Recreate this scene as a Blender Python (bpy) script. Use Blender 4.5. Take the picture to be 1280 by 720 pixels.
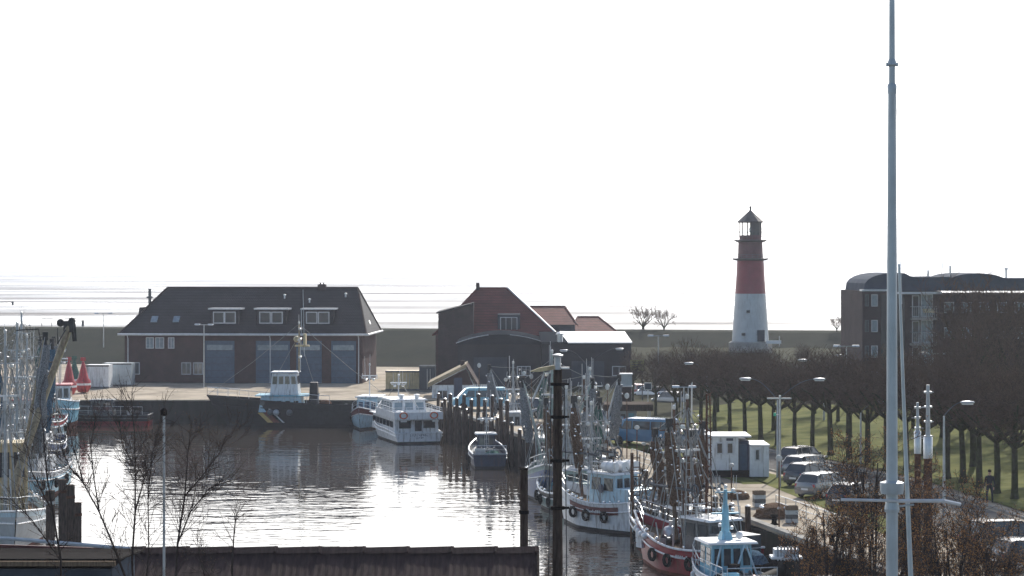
import bpy, math, random
from mathutils import Vector, Matrix
random.seed(7)
R = math.radians
SC = bpy.context.scene
COL = SC.collection
for o_ in list(bpy.data.objects): bpy.data.objects.remove(o_)

# ------------------------------------------------------------------ camera, sky, sun, exposure
H, F = 15.0, 2750.0                 # eye height above the water, focal length in 1280-wide pixels
cam_d = bpy.data.cameras.new('camera'); cam = bpy.data.objects.new('camera', cam_d); COL.objects.link(cam)
cam.location = (0, 0, H); cam.rotation_euler = (R(90), 0, 0)
cam_d.sensor_width = 36; cam_d.lens = 36*F/1280; cam_d.shift_y = -30/1280
cam_d.clip_start = 0.5; cam_d.clip_end = 40000
SC.camera = cam
SUN_EL, SUN_AZ = 36.0, 15.0         # sun ahead of the camera, a little to its right
W = bpy.data.worlds.new('World'); SC.world = W; W.use_nodes = True
nt = W.node_tree; bg = nt.nodes['Background']
sky = nt.nodes.new('ShaderNodeTexSky'); sky.sky_type = 'NISHITA'; sky.sun_disc = False
sky.sun_elevation = R(SUN_EL); sky.sun_rotation = R(SUN_AZ); sky.air_density = 1.0; sky.dust_density = 1.2; sky.ozone_density = 1.0
# thin bright haze low in the sky, strongest on the sun's side
tcw = nt.nodes.new('ShaderNodeTexCoord'); spw = nt.nodes.new('ShaderNodeSeparateXYZ'); nt.links.new(tcw.outputs['Generated'], spw.inputs[0])
def wm(op, a, b=None, clamp=False):
    m = nt.nodes.new('ShaderNodeMath'); m.operation = op; m.use_clamp = clamp
    for i, v in enumerate((a, b)):
        if v is None: continue
        if isinstance(v, (int, float)): m.inputs[i].default_value = v
        else: nt.links.new(v, m.inputs[i])
    return m.outputs[0]
front = wm('ADD', wm('MULTIPLY', spw.outputs[1], .5), .5, True)           # 0 behind the camera, 1 ahead
low = wm('SUBTRACT', 1, wm('MULTIPLY', wm('MAXIMUM', spw.outputs[2], 0), 1.0), True)
hz_f = wm('MULTIPLY', wm('POWER', low, 1.5), wm('POWER', front, 2.5))
hmix = nt.nodes.new('ShaderNodeMix'); hmix.data_type = 'RGBA'; nt.links.new(hz_f, hmix.inputs['Factor']); nt.links.new(sky.outputs[0], hmix.inputs['A']); hmix.inputs['B'].default_value = (22, 21.5, 21, 1)
nt.links.new(hmix.outputs['Result'], bg.inputs[0]); bg.inputs[1].default_value = 0.12
sl = bpy.data.lights.new('sun', 'SUN'); sl.energy = 4.4; sl.angle = R(0.5); sl.color = (1, .95, .87)
so = bpy.data.objects.new('sun', sl); COL.objects.link(so)
sd = Vector((math.sin(R(SUN_AZ))*math.cos(R(SUN_EL)), math.cos(R(SUN_AZ))*math.cos(R(SUN_EL)), math.sin(R(SUN_EL))))
so.rotation_euler = sd.to_track_quat('Z', 'Y').to_euler(); so.location = (0, 0, 60)
SC.view_settings.view_transform = 'Standard'; SC.view_settings.look = 'None'
SC.view_settings.exposure = 0.32; SC.view_settings.gamma = 1
SC.render.engine = 'CYCLES'

# ------------------------------------------------------------------ helpers
def P(px, py, Y): return Vector(((px-640)*Y/F, Y, H-(py-330)*Y/F))
def X_(px, Y): return (px-640)*Y/F
def Z_(py, Y): return H-(py-330)*Y/F
def gY(py, z=2.2): return (H-z)*F/(py-330)
def G(px, py, z=2.2):
    Y = gY(py, z); return Vector((X_(px, Y), Y, z))

class MB:
    def __init__(s): s.v = []; s.f = []
    def add(s, vs, fs):
        n = len(s.v); s.v += [tuple(a) for a in vs]; s.f += [tuple(i+n for i in f) for f in fs]; return s
    def box(s, x0, x1, y0, y1, z0, z1):
        vs = [(x, y, z) for z in (z0, z1) for y in (y0, y1) for x in (x0, x1)]
        return s.add(vs, [(0, 2, 3, 1), (4, 5, 7, 6), (0, 1, 5, 4), (2, 6, 7, 3), (0, 4, 6, 2), (1, 3, 7, 5)])
    def taper(s, x0, x1, y0, y1, z0, z1, dx, dy):
        vs = [(x0, y0, z0), (x1, y0, z0), (x0, y1, z0), (x1, y1, z0), (x0+dx, y0+dy, z1), (x1-dx, y0+dy, z1), (x0+dx, y1-dy, z1), (x1-dx, y1-dy, z1)]
        return s.add(vs, [(0, 2, 3, 1), (4, 5, 7, 6), (0, 1, 5, 4), (2, 6, 7, 3), (0, 4, 6, 2), (1, 3, 7, 5)])
    def tube(s, p, q, r0, r1=None, n=6):
        p = Vector(p); q = Vector(q); r1 = r0 if r1 is None else r1
        d = q-p
        if d.length < 1e-6: return s
        d.normalize(); a = d.orthogonal().normalized(); b = d.cross(a)
        vs = []
        for c, r in ((p, r0), (q, r1)):
            for i in range(n):
                t = 2*math.pi*i/n; vs.append(c+(a*math.cos(t)+b*math.sin(t))*r)
        fs = [(i, (i+1) % n, n+(i+1) % n, n+i) for i in range(n)]
        fs += [tuple(range(n-1, -1, -1)), tuple(range(n, 2*n))]
        return s.add(vs, fs)
    def path(s, pts, r, n=5, r1=None):
        k = len(pts)-1
        for i in range(k):
            a = r if r1 is None else r+(r1-r)*i/k; b = r if r1 is None else r+(r1-r)*(i+1)/k
            s.tube(pts[i], pts[i+1], a, b, n)
        return s
    def extr(s, poly, vec):
        n = len(poly); vec = Vector(vec); vs = [Vector(p) for p in poly]+[Vector(p)+vec for p in poly]
        fs = [tuple(range(n-1, -1, -1)), tuple(range(n, 2*n))]+[(i, (i+1) % n, n+(i+1) % n, n+i) for i in range(n)]
        return s.add(vs, fs)
    def loft(s, rings, closed=True, caps=True):
        n = len(rings[0]); vs = [p for r in rings for p in r]; fs = []
        for k in range(len(rings)-1):
            for i in range(n if closed else n-1):
                j = (i+1) % n; fs.append((k*n+i, k*n+j, (k+1)*n+j, (k+1)*n+i))
        if caps: fs += [tuple(range(n-1, -1, -1)), tuple((len(rings)-1)*n+i for i in range(n))]
        return s.add(vs, fs)
    def lathe(s, prof, c=(0, 0, 0), n=24, axis='z'):
        rings = []
        for r, z in prof:
            ring = []
            for i in range(n):
                a = 2*math.pi*i/n; x, y = r*math.cos(a), r*math.sin(a)
                p = (x, y, z) if axis == 'z' else ((z, x, y) if axis == 'x' else (x, z, y))
                ring.append((c[0]+p[0], c[1]+p[1], c[2]+p[2]))
            rings.append(ring)
        return s.loft(rings)
    def ball(s, c, r, n=8, sz=1.0):
        prof = [(max(1e-3, r*math.sin(math.pi*i/n)), -r*sz*math.cos(math.pi*i/n)) for i in range(n+1)]
        return s.lathe(prof, c, n)
    def face(s, *p): return s.add(p, [tuple(range(len(p)))])
    def build(s, name, mat, parent=None, smooth=False, bevel=0, loc=None):
        me = bpy.data.meshes.new(name); me.from_pydata(s.v, [], s.f); me.update()
        me.materials.append(MT[mat])
        if smooth: me.polygons.foreach_set('use_smooth', [True]*len(me.polygons))
        o = bpy.data.objects.new(name, me); COL.objects.link(o)
        if parent: o.parent = parent
        if loc: o.location = loc
        if bevel:
            b = o.modifiers.new('bevel', 'BEVEL'); b.width = bevel; b.segments = 2; b.limit_method = 'ANGLE'
        if smooth and bevel == 0:
            try: me.set_sharp_from_angle(angle=R(40))
            except Exception: pass
        return o
def tag(o, label=None, cat=None, group=None, kind=None):
    if label: o['label'] = label
    if cat: o['category'] = cat
    if group: o['group'] = group
    if kind: o['kind'] = kind
    return o
def thing(name, label, cat, loc=(0, 0, 0), rz=0, group=None):
    o = bpy.data.objects.new(name, None); COL.objects.link(o); o.empty_display_size = .2
    o.location = loc; o.rotation_euler = (0, 0, R(rz)); return tag(o, label, cat, group)
def dup(root, loc, rz=0, label=None, group=None, sc=1.0):
    def cp(o, par):
        c = o.copy(); COL.objects.link(c); c.parent = par
        for ch in kids.get(o.name, []): cp(ch, c)
        return c
    kids = {}
    def walk(o):
        kids[o.name] = list(o.children)
        for c in kids[o.name]: walk(c)
    walk(root)
    r = cp(root, None); r.location = loc; r.rotation_euler = (0, 0, R(rz)); r.scale = (sc, sc, sc) if not isinstance(sc, tuple) else sc
    if label: r['label'] = label
    if group: r['group'] = group
    return r

# ------------------------------------------------------------------ materials
MT = {}
def mk(key, col, rough=.6, metal=0, var=.25, scale=3, bump=0, col2=None, mask=.5, coat=0, spec=.5, stretch=(1, 1, 1), dirt=0):
    m = bpy.data.materials.new(key); m.use_nodes = True; n = m.node_tree.nodes; l = m.node_tree.links; b = n['Principled BSDF']
    tc = n.new('ShaderNodeTexCoord'); mp = n.new('ShaderNodeMapping'); mp.inputs['Scale'].default_value = stretch
    l.new(tc.outputs['Object'], mp.inputs[0])
    nz = n.new('ShaderNodeTexNoise'); nz.inputs['Scale'].default_value = scale; nz.inputs['Detail'].default_value = 7; nz.inputs['Roughness'].default_value = .65
    l.new(mp.outputs[0], nz.inputs[0])
    rp = n.new('ShaderNodeValToRGB'); e = rp.color_ramp.elements
    c2 = col2 or tuple(min(1, c*(1+var)) for c in col); c1 = col if col2 else tuple(c*(1-var) for c in col)
    e[0].position = mask-.14; e[0].color = (*c1, 1); e[1].position = mask+.14; e[1].color = (*c2, 1)
    l.new(nz.outputs[0], rp.inputs[0]); out = rp.outputs[0]
    if dirt:
        nz2 = n.new('ShaderNodeTexNoise'); nz2.inputs['Scale'].default_value = 2.2; nz2.inputs['Detail'].default_value = 8
        mp2 = n.new('ShaderNodeMapping'); mp2.inputs['Scale'].default_value = (2.5, 2.5, .35); l.new(tc.outputs['Object'], mp2.inputs[0]); l.new(mp2.outputs[0], nz2.inputs[0])
        r2 = n.new('ShaderNodeValToRGB'); r2.color_ramp.elements[0].position = .52; r2.color_ramp.elements[1].position = .72
        l.new(nz2.outputs[0], r2.inputs[0]); ml = n.new('ShaderNodeMath'); ml.operation = 'MULTIPLY'; ml.inputs[1].default_value = min(.9, dirt*1.5)
        l.new(r2.outputs[0], ml.inputs[0])
        mx = n.new('ShaderNodeMix'); mx.data_type = 'RGBA'; l.new(ml.outputs[0], mx.inputs['Factor']); l.new(out, mx.inputs['A']); mx.inputs['B'].default_value = (.10, .06, .035, 1)
        out = mx.outputs['Result']
    l.new(out, b.inputs['Base Color'])
    b.inputs['Roughness'].default_value = rough; b.inputs['Metallic'].default_value = metal
    b.inputs['Specular IOR Level'].default_value = spec if rough < .65 else min(spec, .12 if rough < .84 else .03)
    if coat: b.inputs['Coat Weight'].default_value = coat; b.inputs['Coat Roughness'].default_value = .08
    if bump:
        bp = n.new('ShaderNodeBump'); bp.inputs['Strength'].default_value = bump; bp.inputs['Distance'].default_value = .05
        l.new(nz.outputs[0], bp.inputs['Height']); l.new(bp.outputs[0], b.inputs['Normal'])
    MT[key] = m; return m
def mk_brick(key, c1, c2, mort, sx=1, rough=.85, w=.5, h=.09):
    """courses of brick, tile or planks, laid out in X+Y along and Z up"""
    m = mk(key, c1, rough, var=.2); n = m.node_tree.nodes; l = m.node_tree.links; b = n['Principled BSDF']
    tc = n.new('ShaderNodeTexCoord'); sp = n.new('ShaderNodeSeparateXYZ'); l.new(tc.outputs['Object'], sp.inputs[0])
    ad = n.new('ShaderNodeMath'); l.new(sp.outputs[0], ad.inputs[0]); l.new(sp.outputs[1], ad.inputs[1])
    cb = n.new('ShaderNodeCombineXYZ'); l.new(ad.outputs[0], cb.inputs[0]); l.new(sp.outputs[2], cb.inputs[1])
    br = n.new('ShaderNodeTexBrick'); l.new(cb.outputs[0], br.inputs[0]); br.inputs['Scale'].default_value = 1
    br.inputs['Brick Width'].default_value = w; br.inputs['Row Height'].default_value = h; br.inputs['Mortar Size'].default_value = h*.09
    br.inputs['Color1'].default_value = (*c1, 1); br.inputs['Color2'].default_value = (*c2, 1); br.inputs['Mortar'].default_value = (*mort, 1)
    nz = [x for x in n if x.type == 'TEX_NOISE'][0]; nz.inputs['Scale'].default_value = .6
    mx = n.new('ShaderNodeMix'); mx.data_type = 'RGBA'; mx.blend_type = 'MULTIPLY'; mx.inputs['Factor'].default_value = .55
    rp = [x for x in n if x.type == 'VALTORGB'][0]; rp.color_ramp.elements[0].color = (.55, .55, .55, 1); rp.color_ramp.elements[1].color = (1.2, 1.2, 1.2, 1)
    l.new(br.outputs[0], mx.inputs['A']); l.new(rp.outputs[0], mx.inputs['B']); l.new(mx.outputs['Result'], b.inputs['Base Color'])
    bp = n.new('ShaderNodeBump'); bp.inputs['Distance'].default_value = .03; bp.inputs['Strength'].default_value = .6; bp.invert = True
    b.inputs['Specular IOR Level'].default_value = .15
    l.new(br.outputs['Fac'], bp.inputs['Height']); l.new(bp.outputs[0], b.inputs['Normal'])
    return m
mk('white', (.72, .74, .76), .35, var=.08, dirt=.45)
mk('cleanwhite', (.8, .8, .8), .4, var=.05)
mk('paleblue', (.24, .52, .66), .35, var=.12, dirt=.3)
mk('lightblue', (.42, .60, .70), .35, var=.1, dirt=.3)
mk('blue', (.03, .09, .24), .35, var=.2, dirt=.3)
mk('navy', (.02, .035, .08), .4, var=.2, dirt=.2)
mk('vanblue', (.06, .20, .38), .25, var=.06, coat=.6)
mk('doorblue', (.035, .075, .13), .45, var=.15)
mk('black', (.010, .008, .008), 1.0, var=.3)
mk('hullblack', (.014, .015, .018), .5, var=.3, spec=.3)
mk('rubber', (.02, .02, .02), .8, var=.3)
mk('red', (.42, .035, .04), .4, var=.2, dirt=.35)
mk('hullred', (.25, .016, .024), .35, var=.2, dirt=.3)
mk('boot', (.16, .05, .035), .7, var=.35)
mk('bootblack', (.02, .02, .025), .6, var=.3)
mk('maroon', (.11, .025, .025), .5, var=.2)
mk('orange', (.6, .12, .03), .45, var=.15)
mk('gold', (.55, .38, .12), .5, var=.1)
mk('rust', (.11, .055, .035), .85, var=.4, scale=6, bump=.3)
mk('rustpole', (.13, .075, .05), .8, var=.4, scale=6)
mk('timber', (.055, .04, .032), .85, var=.45, scale=4, stretch=(4, 4, .5), bump=.5)
mk('piletimber', (.085, .062, .05), .85, var=.45, scale=4, stretch=(4, 4, .5), bump=.5)
mk('timberlight', (.16, .12, .085), .85, var=.3, scale=4, stretch=(4, 4, .5), bump=.4)
mk('boombuff', (.30, .24, .15), .6, var=.25, scale=5, dirt=.4)
mk('cream', (.55, .45, .26), .5, var=.12, dirt=.4)
mk('steel', (.42, .45, .48), .45, metal=.3, var=.15, dirt=.15)
mk('galv', (.50, .52, .54), .38, metal=.75, var=.15)
mk('polished', (.8, .8, .8), .14, metal=.9, var=.05)
mk('darksteel', (.10, .11, .12), .5, metal=.4, var=.3)
mk('mastgrey', (.40, .46, .50), .4, metal=.2, var=.1, scale=1.5, dirt=.15)
mk('greygreen', (.30, .40, .38), .5, var=.15, dirt=.3)
mk('rope', (.30, .30, .29), .8, var=.3)
mk('ropedark', (.05, .05, .05), .8, var=.3)
mk('netgreen', (.06, .13, .11), .95, var=.5, scale=14, bump=.8)
mk('netgrey', (.20, .21, .22), .95, var=.5, scale=14, bump=.8)
mk('netblue', (.07, .13, .19), .95, var=.5, scale=14, bump=.8)
mk('netbrown', (.14, .09, .06), .95, var=.5, scale=14, bump=.8)
mk('glass', (.03, .04, .05), .06, var=.1, spec=.8)
mk('glasspale', (.20, .26, .30), .08, var=.2, spec=.8)
mk('lampglass', (.75, .75, .72), .25, var=.05)
mk('quaywall', (.040, .036, .036), .9, col2=(.022, .026, .022), scale=.7, bump=.6, stretch=(2, 2, .5))
mk('paving', (.36, .31, .245), .9, var=.34, scale=.35, bump=.1)
mk('asphalt', (.12, .115, .11), .9, var=.3, scale=.6, bump=.2)
mk('kerb', (.30, .29, .27), .85, var=.2, scale=2)
mk('roadwhite', (.65, .65, .62), .8, var=.2, scale=8)
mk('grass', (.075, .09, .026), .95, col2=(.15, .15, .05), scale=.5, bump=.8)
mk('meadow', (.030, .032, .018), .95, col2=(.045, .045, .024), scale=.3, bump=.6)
mk('dikegrass_shaded', (.024, .028, .020), .95, col2=(.036, .038, .026), scale=.25, bump=.6)  # shade of the slope turned from the sun is put into this colour
mk('bark', (.045, .04, .028), .9, col2=(.07, .075, .035), scale=3, bump=.5)
mk('twig', (.10, .070, .052), .9, var=.3)
mk('twigdark', (.04, .03, .028), .8, var=.3)
mk('bud', (.12, .075, .05), .8, var=.4, scale=20)
mk('brownleaf', (.27, .14, .055), .85, var=.5, scale=9)
def leafy(key, fac=.5):
    m = MT[key]; n = m.node_tree.nodes; l = m.node_tree.links; b = n['Principled BSDF']; tr = n.new('ShaderNodeBsdfTranslucent'); mx = n.new('ShaderNodeMixShader'); mx.inputs[0].default_value = fac
    l.new(b.inputs['Base Color'].links[0].from_socket, tr.inputs[0]); l.new(b.outputs[0], mx.inputs[1]); l.new(tr.outputs[0], mx.inputs[2]); l.new(mx.outputs[0], n['Material Output'].inputs[0])
leafy('brownleaf')
mk('yewgreen', (.04, .055, .02), .9, var=.4, scale=6)
mk('concrete', (.33, .32, .30), .85, var=.2, scale=1.2, bump=.2)
mk('shedgrey', (.06, .07, .085), .9, var=.15, scale=.5)
mk('roofdark', (.022, .026, .032), 1.0, var=.15, spec=0)
mk('whiteroof', (.75, .75, .75), .35, var=.04, scale=.4)
mk('brownroof', (.052, .032, .030), .8, var=.3, scale=1.2, bump=.3, stretch=(6, 1, 1))
mk('roofblue', (.06, .075, .10), .85, var=.15, scale=.8)
mk('fascia', (.55, .57, .6), .4, var=.1)
mk('litroof', (.33, .27, .18), .7, var=.2, scale=2)  # sunlight on the hut roof is put into this paler colour
mk('skin', (.45, .27, .2), .6, var=.1)
mk('jacket', (.02, .022, .03), .8, var=.2)
mk('trousers', (.03, .035, .05), .8, var=.2)
mk('hair', (.04, .025, .015), .8, var=.2)
mk('silver', (.22, .235, .26), .25, metal=.6, var=.04, coat=.5)
mk('carblack', (.015, .016, .02), .2, var=.05, coat=.8)
mk('cardark', (.04, .05, .07), .2, metal=.3, var=.05, coat=.8)
mk('carwhite', (.75, .76, .78), .25, var=.03, coat=.6)
mk('carred', (.30, .02, .02), .25, var=.05, coat=.6)
mk('plateyellow', (.7, .45, .04), .5, var=.05)
mk('signgreen', (.02, .45, .25), .5, var=.05)
mk('signyellow', (.38, .36, .14), .6, var=.1)
mk('lhred', (.25, .026, .042), .5, var=.12, scale=1.2, dirt=.12)
mk('lhdark', (.13, .045, .05), .6, var=.15, scale=1.5, dirt=.2)
mk('lhwhite', (.50, .54, .56), .5, var=.08, scale=1.0, dirt=.15)
mk('lhroof', (.09, .08, .075), .5, metal=.3, var=.2)
mk_brick('brick', (.085, .042, .040), (.065, .035, .034), (.08, .07, .065), w=.26, h=.09)
mk_brick('brickdark', (.065, .042, .040), (.05, .034, .032), (.07, .06, .058), w=.26, h=.09)
mk_brick('tiledark', (.036, .034, .038), (.028, .026, .03), (.012, .012, .014), w=.24, h=.30, rough=.6)
mk_brick('tilered', (.20, .046, .038), (.15, .036, .030), (.07, .02, .015), w=.24, h=.30, rough=.75)
mk_brick('shedclad', (.085, .095, .11), (.07, .08, .095), (.03, .03, .035), w=.5, h=9, rough=.6)

# water: clear harbour water with short wind ripples
def water_mat():
    m = bpy.data.materials.new('harbour_water'); m.use_nodes = True; n = m.node_tree.nodes; l = m.node_tree.links; b = n['Principled BSDF']
    b.inputs['Base Color'].default_value = (.050, .040, .032, 1); b.inputs['Roughness'].default_value = .02; b.inputs['IOR'].default_value = 1.45
    tc = n.new('ShaderNodeTexCoord')
    def nz(sc, st, det, rot=0):
        mp = n.new('ShaderNodeMapping'); mp.inputs['Scale'].default_value = st; mp.inputs['Rotation'].default_value = (0, 0, rot)
        l.new(tc.outputs['Object'], mp.inputs[0]); t = n.new('ShaderNodeTexNoise'); t.inputs['Scale'].default_value = sc; t.inputs['Detail'].default_value = det
        t.inputs['Roughness'].default_value = .55; l.new(mp.outputs[0], t.inputs[0]); return t.outputs[0]
    a = nz(1.0, (.8, 1.5, 1), 1.5, .12); c = nz(.5, (.45, .95, 1), 2, -.12); g = nz(.035, (.6, 1, 1), 3)
    s1 = n.new('ShaderNodeMath'); s1.operation = 'MULTIPLY'; s1.inputs[1].default_value = 2.0; l.new(c, s1.inputs[0])
    s2 = n.new('ShaderNodeMath'); l.new(s1.outputs[0], s2.inputs[0]); l.new(a, s2.inputs[1])
    rp = n.new('ShaderNodeMapRange'); rp.inputs['From Min'].default_value = .38; rp.inputs['From Max'].default_value = .62; rp.inputs['To Min'].default_value = .25; rp.inputs['To Max'].default_value = 1
    l.new(g, rp.inputs[0])
    # calmer in the lee of the far quay
    sp = n.new('ShaderNodeSeparateXYZ'); l.new(tc.outputs['Object'], sp.inputs[0])
    lee = n.new('ShaderNodeMapRange'); lee.inputs['From Min'].default_value = 168; lee.inputs['From Max'].default_value = 200; lee.inputs['To Min'].default_value = 1; lee.inputs['To Max'].default_value = .12
    l.new(sp.outputs[1], lee.inputs[0])
    s3 = n.new('ShaderNodeMath'); s3.operation = 'MULTIPLY'; l.new(rp.outputs[0], s3.inputs[0]); l.new(lee.outputs[0], s3.inputs[1])
    bp = n.new('ShaderNodeBump'); bp.inputs['Distance'].default_value = .038
    l.new(s3.outputs[0], bp.inputs['Strength']); l.new(s2.outputs[0], bp.inputs['Height']); l.new(bp.outputs[0], b.inputs['Normal'])
    MT['water'] = m
water_mat()
def sea_mat():
    """shallow tidal flats: standing water between low bars of wet silt"""
    m = bpy.data.materials.new('tidal_flats'); m.use_nodes = True; n = m.node_tree.nodes; l = m.node_tree.links; b = n['Principled BSDF']
    tc = n.new('ShaderNodeTexCoord'); mp = n.new('ShaderNodeMapping'); mp.inputs['Scale'].default_value = (.0045, .014, 1); l.new(tc.outputs['Object'], mp.inputs[0])
    t = n.new('ShaderNodeTexNoise'); t.inputs['Scale'].default_value = 1.0; t.inputs['Detail'].default_value = 8; t.inputs['Roughness'].default_value = .6; l.new(mp.outputs[0], t.inputs[0])
    sx_ = n.new('ShaderNodeSeparateXYZ'); l.new(tc.outputs['Object'], sx_.inputs[0]); mr = n.new('ShaderNodeMapRange'); mr.inputs['From Min'].default_value = -20; mr.inputs['From Max'].default_value = 260; mr.inputs['To Min'].default_value = 0; mr.inputs['To Max'].default_value = .14
    l.new(sx_.outputs[0], mr.inputs[0]); sb_ = n.new('ShaderNodeMath'); sb_.operation = 'SUBTRACT'; l.new(t.outputs[0], sb_.inputs[0]); l.new(mr.outputs[0], sb_.inputs[1])
    class T_: outputs = [sb_.outputs[0]]
    t = T_
    rp = n.new('ShaderNodeValToRGB'); rp.color_ramp.elements[0].position = .50; rp.color_ramp.elements[1].position = .60
    rp.color_ramp.elements[0].color = (.16, .165, .17, 1); rp.color_ramp.elements[1].color = (.24, .225, .21, 1); l.new(t.outputs[0], rp.inputs[0]); l.new(rp.outputs[0], b.inputs['Base Color'])
    r2 = n.new('ShaderNodeMapRange'); r2.inputs['From Min'].default_value = .36; r2.inputs['From Max'].default_value = .66; r2.inputs['To Min'].default_value = .08; r2.inputs['To Max'].default_value = .8
    l.new(t.outputs[0], r2.inputs[0]); l.new(r2.outputs[0], b.inputs['Roughness']); b.inputs['IOR'].default_value = 1.36
    r3 = n.new('ShaderNodeMapRange'); r3.inputs['From Min'].default_value = .36; r3.inputs['From Max'].default_value = .66; r3.inputs['To Min'].default_value = .5; r3.inputs['To Max'].default_value = .0
    l.new(t.outputs[0], r3.inputs[0]); l.new(r3.outputs[0], b.inputs['Specular IOR Level'])
    MT['sea'] = m
sea_mat()

# ------------------------------------------------------------------ setting: sea, harbour water, quays, terrain
QZ = 2.2
MB().face((-30000, 310, 0), (30000, 310, 0), (30000, 32000, 0), (-30000, 32000, 0)).build('sea', 'sea')['kind'] = 'structure'
MB().face((-400, -60, 0), (400, -60, 0), (400, 309.9, 0), (-400, 309.9, 0)).build('harbour_water', 'water')['kind'] = 'structure'
def quayX(Y): return -5.6+(192-Y)*.208
def slab(name, poly, z0, z1, mat): 
    o = MB().extr([(x, y, z0) for x, y in poly], (0, 0, z1-z0)).build(name, mat); o['kind'] = 'structure'; return o
fq = 207
# quay bodies (walls) and thin surfaces above them
slab('quay_wall_far', [(-300, fq), (-5.9-.5, fq), (quayX(204), 204), (quayX(195), 195), (60, 195), (60, 300), (-300, 300)], -3, QZ-.1, 'quaywall')
slab('quay_wall_east', [(quayX(86), 86), (140, 86), (140, 195), (quayX(195), 195)], -3, QZ-.1, 'quaywall')
slab('ground_near', [(-200, -40), (140, -40), (140, 86), (-200, 86)], -3, QZ-.1, 'asphalt')
slab('quay_paving_far', [(-300, fq+.15), (-6.3, fq+.15), (quayX(204)+.15, 204.1), (quayX(195)+.15, 195), (60, 195), (60, 290), (-300, 300)], QZ-.098, QZ, 'paving')
slab('quay_paving_east', [(quayX(86)+.15, 86), (60, 86), (60, 195), (quayX(195)+.15, 195)], QZ-.098, QZ, 'paving')
def strip(name, pts, w, z, mat, h=.0):
    """flat band along a line of ground points"""
    mb = MB(); L = []; Rr = []
    for i, p in enumerate(pts):
        a = Vector(pts[max(0, i-1)]); b = Vector(pts[min(len(pts)-1, i+1)]); d = (b-a).normalized(); nrm = Vector((d.y, -d.x)); p = Vector(p)
        L.append(p-nrm*w/2); Rr.append(p+nrm*w/2)
    if h:
        for i in range(len(pts)-1): mb.extr([(L[i].x, L[i].y, z), (Rr[i].x, Rr[i].y, z), (Rr[i+1].x, Rr[i+1].y, z), (L[i+1].x, L[i+1].y, z)], (0, 0, h))
    else:
        for i in range(len(pts)-1): mb.face((L[i].x, L[i].y, z), (Rr[i].x, Rr[i].y, z), (Rr[i+1].x, Rr[i+1].y, z), (L[i+1].x, L[i+1].y, z))
    o = mb.build(name, mat); o['kind'] = 'structure'; return o
def lin(pts, Y):
    for (x0, y0), (x1, y1) in zip(pts, pts[1:]):
        if (y0-Y)*(y1-Y) <= 0: return x0+(x1-x0)*(Y-y0)/(y1-y0)
    return pts[-1][0] if Y < pts[-1][1] else pts[0][0]
TREEL = [(2, 215), (14.7, 168), (21.7, 145.4), (25.7, 131), (27.3, 119), (29.5, 100), (31, 86)]
strip('kerb_quay', [(quayX(y)+.35, y) for y in (86, 120, 150, 195)], .4, QZ+.003, 'kerb', .14)
strip('promenade_road', [(lin(TREEL, y)-5.5, y) for y in (86, 100, 119, 131, 145, 168, 190)], 5.0, QZ+.004, 'asphalt')
strip('kerb_road', [(lin(TREEL, y)-2.6, y) for y in (86, 100, 119, 131, 145, 168, 190)], .16, QZ+.004, 'kerb', .12)
strip('kerb_lot', [(lin(TREEL, y)-8.3, y) for y in (86, 100, 119, 131, 145, 168)], .16, QZ+.004, 'kerb', .12)
strip('grass_verge', [(lin(TREEL, y)-10.2, y) for y in (104, 119, 131, 145, 160)], 2.4, QZ+.008, 'grass')
strip('grass_verge_quay', [(quayX(y)+6.5, y) for y in (128, 136, 144, 152)], 1.6, QZ+.008, 'grass')
# heightfield of the grassed bank and the land behind it
def landz(x, y):
    d = (x-(lin(TREEL, max(86, min(215, y)))-1.6))*.96
    t = max(0, min(1, d/24)); h = 1.5*(t*t*(3-2*t))
    fade = max(0, min(1, (y-205)/60)); h2 = 2.3*fade*fade*(3-2*fade) if x > 2 else 0
    return QZ+.06+max(h, h2)+.08*math.sin(x*.9+y*.37)*min(1, max(0, d/4))
mb = MB(); nx, ny = 60, 90; vs = []
for j in range(ny+1):
    y = 86+(286-86)*j/ny; xl = (lin(TREEL, min(y, 215))-1.6)
    for i in range(nx+1):
        x = xl+(150-xl)*(i/nx)**1.6; vs.append((x, y, landz(x, y)))
mb.add(vs, [(j*(nx+1)+i, j*(nx+1)+i+1, (j+1)*(nx+1)+i+1, (j+1)*(nx+1)+i) for j in range(ny) for i in range(nx)])
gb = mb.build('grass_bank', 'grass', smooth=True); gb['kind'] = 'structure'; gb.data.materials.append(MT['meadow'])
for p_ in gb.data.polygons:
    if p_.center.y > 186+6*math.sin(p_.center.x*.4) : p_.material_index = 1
# sea dike along the shore
dk = [(-300, 318), (-72, 300), (42, 281), (200, 262)]
mb = MB(); rings = []
for x, y in dk: rings.append([(x, y-18, 1.8), (x, y-3, 6.3), (x, y-1.2, 6.5), (x, y+1.8, 6.5), (x+2, y+25, -1)])
mb.loft(rings, closed=False, caps=False); mb.build('sea_dike', 'dikegrass_shaded')['kind'] = 'structure'
strip('dike_path', [(x, y+.2) for x, y in dk], 2.0, 6.505, 'kerb')
MB().box(-300, 300, 262, 268, -1, 1.6).build('ground_under_dike', 'dikegrass_shaded')['kind'] = 'structure'

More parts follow.
